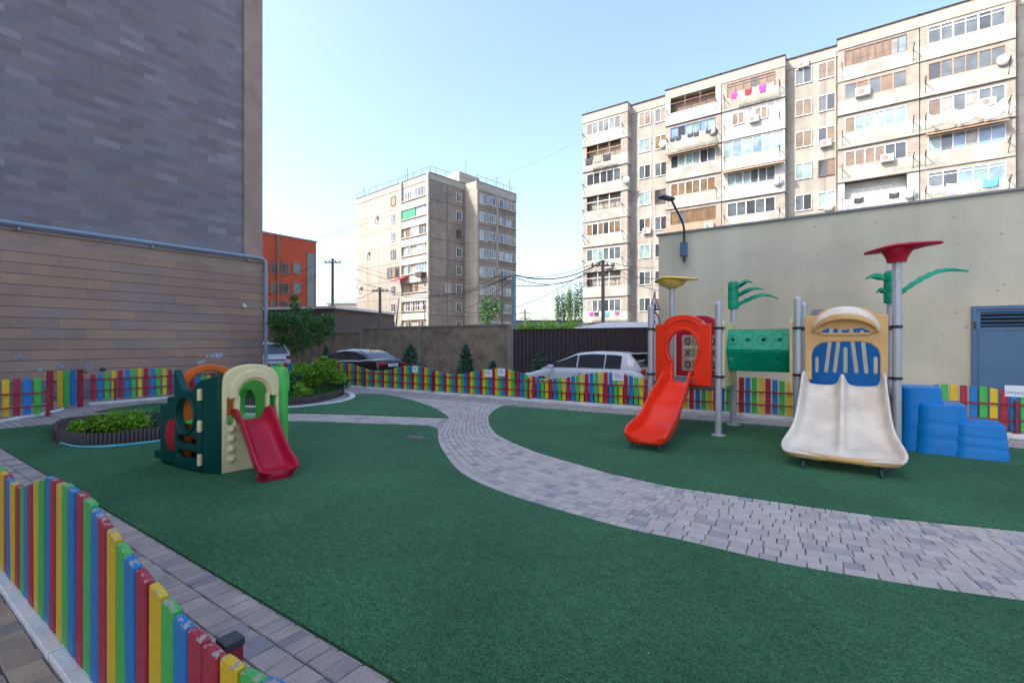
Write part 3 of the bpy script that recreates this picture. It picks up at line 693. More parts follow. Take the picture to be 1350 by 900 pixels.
# leaf shaped post tops
def dish(name, x, y, z, m, ax, rl, rr, rw, th, drop, fl=(.12, .125, .145, .19)):
    """oval cap on a flared stem; ax = direction of its long axis"""
    ca, sa = cos(ax), sin(ax); P = []; n = 36
    def pt(a, f, zz):
        X = cos(a); rx = (rr if X > 0 else rl); px = rx * X * f; py = rw * sin(a) * f * (1 - .25 * abs(X) ** 2); 
        tip = zz + (drop[0] * max(X, 0) + drop[1] * max(-X, 0)) * f
        return (x + px * ca - py * sa, y + px * sa + py * ca, z + tip)
    def cp(a, r, zz): return (x + r * cos(a + ax), y + r * sin(a + ax), z + zz)
    rows = []
    A = [2 * pi * k / n for k in range(n)]
    rows.append([cp(a, fl[0], 0) for a in A]); rows.append([cp(a, fl[1], .03) for a in A]); rows.append([cp(a, fl[2], .09) for a in A])
    rows.append([cp(a, min(fl[3], rw * .95), .165) for a in A])
    rows.append([pt(a, .75, .20) for a in A]); rows.append([pt(a, .97, .205) for a in A]); rows.append([pt(a, 1.0, .205 + th * .5) for a in A])
    rows.append([pt(a, .96, .205 + th) for a in A]); rows.append([pt(a, .6, .225 + th) for a in A]); rows.append([pt(a, .05, .235 + th) for a in A])
    b = MB(); b.grid(rows, True, True); return b.build(name, m, PL, smooth=True, angle=80)
dish('red_canopy', T2x + T2w, 0, 2.86, k_dkred, R(-8), .41, .53, .24, .035, (.01, -.05))
dish('yellow_canopy', -T1w, T1d, 2.82, k_yellow, R(-12), .40, .60, .33, .035, (-.07, -.05), (.10, .14, .26, .32))
def palm(x, y, z, leaves):
    b = MB()
    for i in range(3): b.lathe([(.062 if i == 0 else .096, 0), (.098, .012), (.102, .04), (.102, .165), (.097, .178)], (x, y, z + .175 * i), 20)
    b.lathe([(.092, 0), (.07, .03), (.0, .035)], (x, y, z + .53), 20)
    o = b.build('palm_head', k_teal, PL, smooth=True)
    for az, ln, z0, rise, drop, w in leaves:
        q = MB(); n = 16; rows = []; ca, sa = cos(az), sin(az)
        for i in range(n + 1):
            t = i / n; r = .09 + ln * t; zz = z + z0 + rise * sin(min(t * 1.9, pi / 2 + 0) if t < .8 else pi / 2) - drop * max(0, t - .55) ** 2 * 4
            ww = w * (sin(pi * min(t * .9 + .14, 1)) ** .6) * (1 - .65 * t) * (1 if i % 2 else .72)
            if i == n: ww = .004
            rows.append([(x + r * ca - s * ww * sa, y + r * sa + s * ww * ca, zz + (1.15 * ww * (1 - abs(s)) - .4 * ww) + (-.03 if lo else 0)) for lo, s in ((0, -1), (0, -.5), (0, 0), (0, .5), (0, 1), (1, .5), (1, 0), (1, -.5))])
        q.grid(rows, True, True); q.build('palm_leaf', k_teal, o, smooth=True, angle=50)
palm(0, T1d, 2.33, [(R(-28), .34, .44, .10, .05, .10), (R(-5), .46, .27, .13, .03, .10), (R(12), .70, .08, .20, .10, .11), ])
palm(T2x + T2w, T1d - .04, 2.33, [(R(8), .92, .14, .40, .05, .12), (R(195), .28, .44, .04, .04, .13), (R(205), .14, .20, .04, .05, .10), (R(10), .12, .16, .06, .03, .10)])
# ---- slides: swept cross sections
def slide(name, root, origin, path, ws, lip, m, ridge=None, th=.045, lips=None, sub=1, dirv=(0, -1), under=None):
    """path = (distance, height); ws = half widths; lip = side heights"""
    rows = []; O = Vector(origin); D = Vector((*dirv, 0)).normalized(); S = Vector((-D.y, D.x, 0))
    n = len(path)
    for i, (s, z) in enumerate(path):
        a = path[max(i - 1, 0)]; b_ = path[min(i + 1, n - 1)]; t = Vector((b_[0] - a[0], b_[1] - a[1])).normalized(); nr = Vector((-t.y, t.x))
        if nr.y < 0: nr = -nr
        w = ws[i]; h = lip[i]; rg = ridge[i] if ridge else 0
        half = []
        # outer bottom -> lip -> inner -> centre
        half = [(w - .06, -th), (w - .01, -th * .4), (w + .012, .03), (w + .022, h * .6), (w + .030, h - .012), (w + .012, h + .008), (w - .018, h - .004), (w - .030, h * .6), (w - .045, .035), (w - .085, .006)]
        if ridge: ins = [(w * .5, -.004), (.10, .004), (.055, rg * .35), (.030, rg * .85), (0, rg)]
        else: ins = [(w * .5, -.004), (0, -.006)]
        top = half + ins
        sec = [(-x, y) for x, y in top] + [(x, y) for x, y in reversed(top[:-1])]
        sec += [(w * .5, -th - .004), (0, -th - .005), (-w * .5, -th - .004)]
        row = []
        for x, y in sec:
            p = O + D * (s + nr.x * y) + S * x + Vector((0, 0, z + nr.y * y)); row.append(tuple(p))
        rows.append(row)
    b = MB(); b.grid(rows, True, False); nv0 = len(rows[0]); b.f.append(tuple(range((len(rows) - 1) * nv0, len(rows) * nv0))); b.m.append(0); b.t.append(.5)
    if under:
        nv = len(rows[0]); nt = len(top) * 2 - 1
        for i in range(len(rows) - 1):
            for j in range(nv):
                if j < 4 or j >= nt - 5: b.m[i * nv + j] = 1
        b.m[-1] = 1
        m = [m, under]
    return b.build(name, m, root, smooth=True, angle=180, sub=sub, recalc=True)
def interp(tab, n):
    out = []
    for i in range(n):
        t = i / (n - 1) * (len(tab) - 1); j = min(int(t), len(tab) - 2); f = t - j; P = [tab[max(j - 1, 0)], tab[j], tab[j + 1], tab[min(j + 2, len(tab) - 1)]]
        if isinstance(tab[0], tuple): out.append(tuple(.5 * (2 * P[1][k] + (P[2][k] - P[0][k]) * f + (2 * P[0][k] - 5 * P[1][k] + 4 * P[2][k] - P[3][k]) * f * f + (3 * P[1][k] - P[0][k] - 3 * P[2][k] + P[3][k]) * f ** 3) for k in range(len(tab[0]))))
        else: out.append(.5 * (2 * P[1] + (P[2] - P[0]) * f + (2 * P[0] - 5 * P[1] + 4 * P[2] - P[3]) * f * f + (3 * P[1] - P[0] - 3 * P[2] + P[3]) * f ** 3))
    return out
N = 22
pa = [(-.05, DK + .01), (.12, DK - .01), (.34, DK - .13), (.60, .64), (.86, .53), (1.14, .29), (1.50, .20), (1.76, .18), (1.90, .165)]
sl = slide('red_slide', PL, (-T1w + .105 + .46, -.06, 0), interp(pa, N), interp([.20, .225, .25, .27, .28, .29, .31, .33, .30], N), interp([.14, .24, .20, .23, .18, .22, .20, .15, .05], N), k_red, th=.07)
b = MB(); b.obox((-T1w + .565, -1.76, .125), (.34, .22, .07)); b.build('slide_foot', k_red, sl, bevel=.02)
b = MB(); 
xs = -T1w + .565
b.tube(cat([Vector((xs - .22, -1.93, 0)), Vector((xs - .215, -1.91, .07)), Vector((xs - .17, -1.86, .115)), Vector((xs, -1.85, .118)), Vector((xs + .17, -1.86, .115)), Vector((xs + .215, -1.91, .07)), Vector((xs + .22, -1.93, 0))], 5), .022, 8)
b.build('slide_leg', k_clamp, sl, smooth=True, angle=60)
mx2 = T2x + T2w / 2 - .03
pa = [(-.05, DK + .06), (.12, DK + .03), (.34, DK - .14), (.62, .60), (.88, .40), (1.12, .26), (1.36, .20), (1.56, .19), (1.68, .165)]
sl = slide('white_double_slide', PL, (mx2, -.06, 0), interp(pa, N), interp([.50, .51, .515, .53, .55, .59, .64, .66, .60], N), interp([.18, .27, .25, .22, .20, .19, .15, .09, .02], N), k_white, ridge=interp([.16, .25, .22, .18, .15, .12, .09, .03, .0], N), under=k_tan)
# tan underside lip and feet of the double slide
P = [(mx2 + .62 * cos(a) * (1 - .1 * sin(a) ** 2), -1.02 - .70 * abs(sin(a)) ** .75) for a in [R(180 + 180 * i / 26) for i in range(27)]]
b = MB(); b.tube([(p[0], p[1], .165 + .10 * max(0, (p[1] + 1.6)) ** 1.0) for p in P], .032, 10, rs=[.012 + .024 * sin(pi * i / 26) for i in range(27)]); b.build('slide_lip', k_tan, sl, smooth=True, angle=80)
b = MB()
for sx in (-.3, .3): b.obox((mx2 + sx, -1.52, .12), (.18, .16, .07))
b.build('slide_foot', k_tan, sl, bevel=.02)
b = MB(); b.tube(cat([Vector((mx2 - .42, -1.74, 0)), Vector((mx2 - .41, -1.70, .07)), Vector((mx2 - .35, -1.62, .12)), Vector((mx2, -1.60, .12)), Vector((mx2 + .35, -1.62, .12)), Vector((mx2 + .41, -1.70, .07)), Vector((mx2 + .42, -1.74, 0))], 5), .024, 8)
b.build('slide_leg', k_clamp, sl, smooth=True, angle=60)
# tan arch panel with visor
w = 1.08; x0 = T2x + .10
cx = w / 2
out = [(0, .20), (.04, .12), (.10, .12), (.10, .52), (.13, .62), (.22, .70), (.34, .725), (w - .34, .725), (w - .22, .70), (w - .13, .62), (w - .10, .52), (w - .10, .12), (w - .04, .12), (w, .20), (w, 1.13), (w - .10, 1.14)] + [(cx + .37 * cos(a), 1.12 + .16 * sin(a)) for a in [R(8 + 164 * i / 14) for i in range(15)]] + [(.10, 1.14), (0, 1.13)]
hole = [(.11, .06), (w - .11, .06), (w - .11, .50)] + [(cx + .43 * cos(a), .50 + .23 * sin(a)) for a in [R(8 + 164 * i / 20) for i in range(21)]] + [(.11, .50)]
hole = [(.10, .06), (w - .10, .06), (w - .10, .52), (w - .13, .62), (w - .22, .70), (w - .34, .725), (.34, .725), (.22, .70), (.13, .62), (.10, .52)]
lens = [(cx - .34, .86), (cx - .31, .83), (cx, .825), (cx + .31, .83), (cx + .34, .86), (cx + .31, .90), (cx + .22, .945), (cx + .10, .935), (cx, .915), (cx - .10, .935), (cx - .22, .945), (cx - .31, .90)]
plate('arch_panel', out, [lens], .08, .02, k_tan, PL, XZ(x0, -.02, DK + .02))
rows = []
for i in range(25):
    a = R(0 + 180 * i / 24); ca, sa = cos(a), sin(a)
    ro = (cx + .45 * ca, .88 + .40 * sa); ri = (cx + .40 * ca, .86 + .20 * sa); y1 = -.07 - .16 * sa ** .7 - .012
    X = lambda p, y: (x0 + p[0], y, DK + .02 + p[1])
    rows.append([X(ro, -.055), X((ro[0], ro[1] - .03 * sa), -.06 - .07 * sa), X(((ro[0] * .45 + ri[0] * .55), ro[1] * .45 + ri[1] * .55), y1), X((ri[0], ri[1] + .015 * sa), y1 + .01), X((ri[0] * .97 + cx * .03, ri[1] - .01), -.055)])
b = MB(); b.grid(rows, True, True)
for q_ in range(24):
    for j_ in (2, 3): b.m[q_ * 5 + j_] = 1
b.build('visor', [k_white, k_tan], PL, smooth=True, angle=70, recalc=True)
plate('visor_lining', [(cx + .40 * cos(a), .86 + .24 * sin(a)) for a in [R(180 * i / 20) for i in range(21)]], [lens], .03, .008, k_tan, PL, XZ(x0, -.07, DK + .02))
# blue back panel with slots
wb = 1.10
holes = []
for k, (hx, lo, hi, rr) in enumerate([(.12, .16, .44, .026), (.26, .16, .98, .03), (.39, .16, .98, .03), (.55, .16, .62, .03), (.71, .16, .98, .03), (.85, .16, .92, .03), (.98, .16, .46, .028)]):
    P = stadium(hx, lo, hi, rr, 7); sg = 1 if hx < .55 else -1
    holes.append([(p[0] + (sg * .10 * ((p[1] - .5) / .5) ** 2 if p[1] > .5 and hi > .9 else 0) * (1 if True else 0), p[1]) for p in P])
outb = [(0, -.16), (wb, -.16), (wb, .62), (wb - .06, .95), (wb - .2, 1.10), (.2, 1.10), (.06, .95), (0, .62)]
plate('barrier_panel', outb, holes, .05, .012, k_bluep, PL, XZ(T2x + .09, T1d - .09, DK + .03))
plate('barrier_panel', [(.1, -.05), (1.2, -.05), (1.2, .9), (.1, .9)], [[(.25, .1), (1.05, .1), (1.05, .75), (.25, .75)]], .04, .012, k_bluep, PL, frameM((T2x + T2w, 0, DK), (0, 1, 0), (0, 0, 1))) if False else None
# blue steps
def sq(cx, cy, rx, ry, z, n=28, e=.45):
    r = []
    for k in range(n):
        a = 2 * pi * k / n; c, s = cos(a), sin(a); r.append((cx + rx * abs(c) ** e * (1 if c > 0 else -1), cy + ry * abs(s) ** e * (1 if s > 0 else -1), z))
    return r
for xa, xb, ya, yb_, zt, lab in [(T2x + T2w + .05, T2x + T2w + .62, .40, 1.18, .955, 0), (T2x + T2w + .22, T2x + T2w + .90, .30, 1.22, .715, 0), (T2x + T2w + .62, T2x + T2w + 1.30, .26, 1.16, .47, 0)]:
    cx_, cy_ = (xa + xb) / 2, (ya + yb_) / 2; rx, ry = (xb - xa) / 2, (yb_ - ya) / 2; rows = []
    nz = 16
    for i in range(nz + 1):
        t = i / nz; f = 1.0 - .13 * t; z = zt * t
        row = sq(cx_, cy_, rx * f, ry * f, z)
        row = [(p[0], p[1], p[2] + (0.0 if i in (0, nz) else .022 * sin(k * .9 + i * .35) * .6)) for k, p in enumerate(row)]
        if i in (5, 10): row = [((p[0] - cx_) * .985 + cx_, (p[1] - cy_) * .985 + cy_, p[2]) for k, p in enumerate(row)]
        rows.append(row)
    f = .87
    rows.append(sq(cx_, cy_, rx * f - .015, ry * f - .015, zt + .016)); rows.append(sq(cx_, cy_, rx * f - .06, ry * f - .06, zt + .02)); rows.append(sq(cx_, cy_, .01, .01, zt + .022))
    b = MB(); b.grid(rows, True, True); b.build('step', k_blue, PL, smooth=True, angle=28, recalc=True)

# ================================================================ toddler play house
C0 = Vector((*W(-3.70, 6.16), 0)); C1 = Vector((*W(-3.24, 6.70), 0)); C3 = Vector((*W(-4.50, 6.50), 0)); C2 = Vector((*W(-4.02, 7.10), 0))
TY = thing('toddler_playhouse', 'small plastic playhouse with dark green, cream, orange and lime panels and a red slide', 'play house', (C0.x, C0.y, .02))
q0 = Vector((0, 0, 0)); q1 = C1 - C0; q2 = C2 - C0; q3 = C3 - C0
def pm(a, b_, z=0): return frameM((a.x, a.y, z), (b_ - a), (0, 0, 1))
w = q1.length
def archpts(w, h0, h1, n=16): return [(w / 2 + w / 2 * cos(a), h0 + (h1 - h0) * sin(a) ** .8) for a in [pi * i / n for i in range(n + 1)]]
out = [(0, 0), (w, 0)] + [(w, 1.08)] + [(w / 2 + (w / 2) * cos(a), 1.10 + .28 * sin(a) ** .68) for a in [pi * i / 16 for i in range(1, 16)]] + [(0, 1.08)]
cx = w * .53
door = [(cx - .20, .62), (cx + .20, .62), (cx + .20, .72), (cx + .165, .80), (cx + .165, .96)] + [(cx + .185 * cos(a), .98 + .185 * sin(a)) for a in [R(180 * i / 14) for i in range(15)]] + [(cx - .165, .96), (cx - .165, .80), (cx - .20, .72)]
hl = [stadium(.095, .60, .97, .042), stadium(w - .085, .60, .98, .040)]
cl = plate('cream_wall', out, [door] + hl + [[(cx - .05, .42), (cx + .1, .40), (cx + .1, .47)], [(cx - .06, .24), (cx + .1, .22), (cx + .1, .30), (cx, .31)]], .09, .018, k_cream, TY, pm(q0, q1))
n_ = (q1.normalized().cross(Vector((0, 0, 1)))).normalized()
if n_.dot(-(C0 + q1 * .5)) < 0: n_ = -n_
sgn = 1
A_ = [R(-8 + 196 * i / 22) for i in range(23)]
ro = [(cx + .305 * cos(a), .985 + .32 * sin(a)) for a in A_]; ri = [(cx + .215 * cos(a), .985 + .215 * sin(a)) for a in A_]
q_ = pm(q0 + n_ * .055, q1 + n_ * .055)
plate('door_moulding', ro + ri[::-1], [], .03, .012, k_cream, cl, q_)
M = pm(q0 + n_ * .045, q1 + n_ * .045)
zs = (M.to_3x3() @ Vector((0, 0, 1))).dot(n_)
for zc in (.17, .30, .43, .55):
    b = MB(); b.lathe([(.05, 0), (.045, .015), (.028, .028), (0, .034)], n=14)
    o = b.build('climbing_dimple', k_cream, cl, smooth=True); o.data.transform(Matrix.Translation(M @ Vector((.10, zc, 0))) @ (n_.to_track_quat('Z', 'Y').to_matrix().to_4x4()))
# dark green wall, slightly bowed (main face + corner strip)
qb = q0 + (q3 - q0) * .20 + Vector((0, 0, 0)); nd = ((q3 - q0).normalized().cross(Vector((0, 0, 1)))).normalized()
if nd.dot(-(C0 + q3 * .5)) < 0: nd = -nd
qm = q0 + (q3 - q0) * .28 + nd * .05
wd = (q3 - qm).length
out = [(0, 0), (wd, 0), (wd, 1.28), (wd - .03, 1.30), (wd - .07, 1.24), (wd - .12, 1.14), (wd - .20, 1.06), (wd - .30, 1.035), (wd - .42, 1.065), (.1, 1.15), (0, 1.19)]
hc = [circ(wd * .57, .715, .20, 24, 1, 1.14)] + [[(.12, .35), (wd - .10, .35), (wd - .07, .39), (wd - .11, .44), (.14, .44)], [(.12, .16), (wd - .10, .16), (wd - .07, .20), (wd - .11, .25), (.14, .25)]]
dg = plate('dark_green_wall', out, hc, .09, .02, k_dgreen, TY, pm(qm, q3))
P = circ(wd * .57, .715, .215, 24, 1, 1.14); M = pm(qm + nd * .05, q3 + nd * .05)
b = MB(); b.tube([M @ Vector((p[0], p[1], 0)) for p in P + P[:1]], .018, 8, caps=False); b.build('window_rim', k_dgreen, dg, smooth=True, angle=80)
wc = (q0 - qm).length
ct = plate('corner_strip', [(0, 0), (wc, 0), (wc, 1.26), (0, 1.19)], [], .08, .018, k_dgreen, TY, pm(qm, q0))
for zc in (.17, .60, 1.0):
    M = pm(qm + nd * .06, q0 + nd * .06); b = MB(); b.obox((0, 0, 0), (.05, .15, .05)); o = b.build('cream_clip', k_cream, ct, bevel=.014); o.data.transform(M @ Matrix.Translation((-.01, zc, 0)))
# orange wall at the left back, arch top
w = (q2 - q3).length
out = [(0, 0), (w, 0), (w, 1.0)] + [(w / 2 + (w / 2) * cos(a), 1.0 + .36 * sin(a) ** .8) for a in [pi * i / 16 for i in range(1, 16)]] + [(0, 1.0)]
hol = [(w / 2 + w * .36 * cos(a), 1.02 + .25 * sin(a)) for a in [R(360 * i / 26) for i in range(26)]]
plate('orange_wall', out, [hol, [(.16, .10), (.30, .06), (w - .16, .06), (w - .14, .30), (.16, .34)], [(.2, .46), (w - .2, .46), (w - .2, .64), (.2, .64)]], .09, .02, k_orange, TY, pm(q3, q2))
# lime green wall on the right back with rounded roof lobe
w = (q2 - q1).length
out = [(0, 0), (w, 0), (w, 1.05)] + [(w / 2 + (w / 2) * cos(a), 1.05 + .26 * sin(a) ** .8) for a in [pi * i / 16 for i in range(1, 16)]] + [(0, 1.05)]
plate('lime_wall', out, [[(w * .52, .62), (w * .90, .62), (w * .90, .88), (w * .80, .98), (w * .62, .98), (w * .52, .88)], stadium(.13, .60, 1.05, .05)], .10, .03, k_lgreen, TY, pm(q1 + Vector((.02, .0, 0)), q2))
qd = (q1 - q2).normalized(); qe = Vector((-qd.y, qd.x, 0))
rows = []
for i in range(15):
    a = -.1 + (pi / 2 + .35) * i / 14; r = .36
    ctr = q1 + (q2 - q1) * .5
    x_ = .5 * w + .10
    prof = [(0, 0)]
b = MB(); e1 = (q1 - q0).normalized()
# rounded side column next to the cream wall
cc = q1 + e1 * .06 - (q0 - q1).normalized() * .0
rows = []
for z, r in ((0, .085), (.4, .085), (.98, .085), (1.0, .11), (1.12, .115), (1.22, .10), (1.30, .06), (1.33, .01)):
    rows.append([(cc.x + e1.x * r * cos(t) + qe.x * 0 - (q1 - q2).normalized().x * (.10 + .16 * (1 if sin(t) > 0 else -1) * abs(sin(t)) ** .6), cc.y + e1.y * r * cos(t) - (q1 - q2).normalized().y * (.10 + .16 * (1 if sin(t) > 0 else -1) * abs(sin(t)) ** .6), z) for t in [2 * pi * k / 20 for k in range(20)]])
b.grid(rows, True, True); b.build('lime_corner', k_lgreen, TY, smooth=True, angle=60, recalc=True)
# platform and red slide
b = MB(); b.prism([(p.x, p.y) for p in (q0 * .94 + q2 * .06, q0 * .06 + q1 * .9 + q2 * .04, q2 * .92, q3 * .9 + q2 * .06)], .58, .62); b.build('platform', k_lgreen, TY)
mid = q0.lerp(q1, .50)
dv = ((n_)).normalized()
pa = [(-.04, .66), (.06, .655), (.20, .56), (.38, .38), (.54, .22), (.66, .13), (.78, .10), (.84, .07)]
s_ = slide('red_slide', TY, (mid.x, mid.y, 0), interp(pa, 18), interp([.205, .21, .205, .205, .21, .215, .225, .205], 18), interp([.13, .17, .15, .14, .14, .14, .11, .05], 18), k_dkred, dirv=(dv.x, dv.y), th=.065)
fr = mid + dv * .72; M = frameM((fr.x, fr.y, 0), dv, Vector((-dv.y, dv.x, 0)))
b = MB(); b.grid([[tuple(M @ Vector((x * f, y * f, z))) for x, y in [(.12 * cos(t), .21 * sin(t)) for t in [2 * pi * k / 24 for k in range(24)]]] for z, f in ((0, .98), (.03, 1.03), (.07, 1.03), (.11, .9))], True, True)
b.build('slide_base', k_dkred, s_, smooth=True, angle=60, recalc=True)
# crawl tunnel box at the far left side with red disc
ce = (q3 - q0).normalized(); bk = (q2 - q3).normalized()
o0 = q3 + bk * .12 + ce * .05
M = Matrix(((ce.x, bk.x, 0, o0.x), (ce.y, bk.y, 0, o0.y), (0, 0, 1, 0), (0, 0, 0, 1)))
b = MB(); b.obox((.15, .12, .43), (.32, .50, .80)); b.obox((.09, .12, .87), (.22, .46, .12)); b.obox((.36, -.04, .60), (.12, .14, .12)); b.obox((.40, -.04, .12), (.16, .14, .12)); b.obox((.16, .12, .05), (.26, .46, .10))
o = b.build('crawl_box', k_dgreen, TY, bevel=.03, seg=3); o.data.transform(M)
b = MB(); b.grid([[(.03 + .15 * f * cos(t), -.125 + yy * .5, .42 + .22 * f * sin(t)) for t in [2 * pi * k / 24 for k in range(24)]] for yy, f in ((.02, 1), (-.03, .96), (-.05, .8), (-.06, .1))], True, True)
o = b.build('crawl_disc', k_dkred, TY, smooth=True, recalc=True); o.data.transform(M)
# ================================================================ buildings
def win(parent, M, x0, x1, z0, z1, ns, fm, gl, name='window', depth=.08, fw=.06, transom=0, mul=.05, sill=False, off=.0):
    """M places local (x, out, z); panes sit behind the frame"""
    b = MB(); y0, y1 = -depth + off, .0 + off
    b.box(x0, x1, y0, y1, z0, z0 + fw); b.box(x0, x1, y0, y1, z1 - fw, z1)
    b.box(x0, x0 + fw, y0, y1, z0 + fw, z1 - fw); b.box(x1 - fw, x1, y0, y1, z0 + fw, z1 - fw)
    W_ = x1 - x0 - 2 * fw; n = len(gl); pw = W_ / n
    for i in range(1, n):
        xx = x0 + fw + pw * i; m_ = mul * (1.9 if (n >= 5 and i % 2 == 0) else 1); b.box(xx - m_ / 2, xx + m_ / 2, y0 + .01, y1 - .004, z0 + fw, z1 - fw)
    if transom: b.box(x0 + fw, x1 - fw, y0 + .012, y1 - .006, z1 - transom, z1 - transom + .05)
    if sill: b.box(x0 - .06, x1 + .06, y0 - .08, y1 - .02, z0 - .06, z0 - .004)
    o = b.build(name, fm, parent); o.data.transform(M)
    if depth > .0:
        mats = []; [mats.append(g) for g in gl if g not in mats]
        p = MB()
        for i, g in enumerate(gl):
            p.cm = mats.index(g); xx = x0 + fw + pw * i; yy = y0 + .05 + ru(0, .006); p.add([(xx, yy, z0 + fw), (xx + pw, yy + ru(-.02, .02), z0 + fw), (xx + pw, yy, z1 - fw), (xx, yy, z1 - fw)], [(0, 1, 2, 3)])
        q = p.build('pane', mats, o); q.data.transform(M)
    return o
I4 = Matrix.Identity(4)
# ---- long nine storey block on the right
V0 = 48.1; U0 = -23.7; ZT = 26.1
BB = thing('apartment_block', 'long sunlit nine storey apartment block with glazed balconies above the grey garage', 'apartment building', (U0, V0, 0))
LEN = 53.
secs = []; bays = [0, 8.95, 14.05, 22.85, 27.95, 36.85, 41.95]; BW = 5.1
MB().box(0, LEN, 0, 12, -.3, ZT - .9).build('wall', m_conc, BB)
MB().box(-.03, LEN + .03, -.06, 12.05, ZT - .9, ZT - .05).build('roof_parapet', m_roofband, BB)
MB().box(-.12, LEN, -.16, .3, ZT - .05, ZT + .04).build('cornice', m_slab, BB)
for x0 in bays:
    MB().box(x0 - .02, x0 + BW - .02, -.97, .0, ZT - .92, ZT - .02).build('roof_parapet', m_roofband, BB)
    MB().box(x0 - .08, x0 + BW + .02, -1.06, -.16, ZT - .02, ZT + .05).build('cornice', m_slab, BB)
Fk = [22.6 - 2.7 * k for k in range(9)]
PV = m_pvc
T = {}
for i in range(7):
    for k in range(9): T[(i, k)] = ('w', [ [g_dark, g_mid, g_curt, g_brown, g_teal][(i * 3 + k * 2 + j * (k + 1)) % 5] if rnd() < .45 else g_dark for j in range(5 if (i + k) % 3 else 6)], PV, m_parap)
d_, m_, c_, b_, t_, l_ = g_dark, g_mid, g_curt, g_brown, g_teal, g_blue
T[(0, 0)] = ('w', [d_, m_, d_, m_, m_, d_], PV, m_parap); T[(0, 1)] = ('o', None, m_orangef, m_parap); T[(0, 3)] = ('o', None, PV, m_parap); T[(0, 4)] = ('w', [b_, d_, b_, d_, b_, b_], PV, m_parap)
T[(0, 5)] = ('w', [m_, t_, t_, m_, m_, m_], PV, m_parap); T[(0, 6)] = ('o', None, PV, m_parap); T[(0, 7)] = ('w', [c_, m_, m_, d_, m_, m_], PV, m_parap)
T[(1, 0)] = ('o', None, m_brownf, m_parapw); T[(1, 1)] = ('w', [l_, d_, t_, t_, l_, t_], m_bluef, m_parap); T[(1, 2)] = ('w', [d_, t_, t_, t_, d_, m_], PV, m_parap)
T[(1, 3)] = ('w', [b_, b_, b_, b_, b_, b_], PV, m_parap); T[(1, 4)] = ('w', [b_, m_, b_, b_, b_, b_], m_brownf, m_parapp)
T[(2, 0)] = ('w', [b_, b_, b_, d_, b_, b_], m_brownf, m_parap); T[(2, 1)] = ('s', None, PV, m_parapw); T[(2, 2)] = ('f', [t_, l_, t_, l_, t_, t_], PV, m_parap)
T[(2, 3)] = ('w', [t_, t_, t_, m_, m_, m_], PV, m_parapw); T[(2, 4)] = ('w', [m_, m_, d_, m_, d_], PV, m_parap)
T[(3, 0)] = ('w', [b_, b_, b_, b_, b_, b_, c_, l_], m_brownf, m_parap); T[(3, 1)] = ('w', [m_, b_, m_, b_, m_], m_orangef, m_parap); T[(3, 2)] = ('w', [b_, t_, t_, t_, t_, t_], PV, m_parap)
T[(3, 3)] = ('w', [b_, b_, b_, b_, d_, d_], PV, m_parap); T[(3, 4)] = ('e', None, PV, m_parapw)
T[(4, 0)] = ('w', [m_, m_, m_, m_, d_, m_], PV, m_parap); T[(4, 1)] = ('w', [d_, m_, m_, m_, m_, m_], m_orangef, m_parap); T[(4, 2)] = ('w', [b_, c_, m_, c_, m_, m_], PV, m_parap)
T[(4, 3)] = ('w', [t_, m_, l_, c_, l_, l_], PV, m_parap); T[(4, 4)] = ('w', [m_, d_, l_, l_, l_], PV, m_parap)
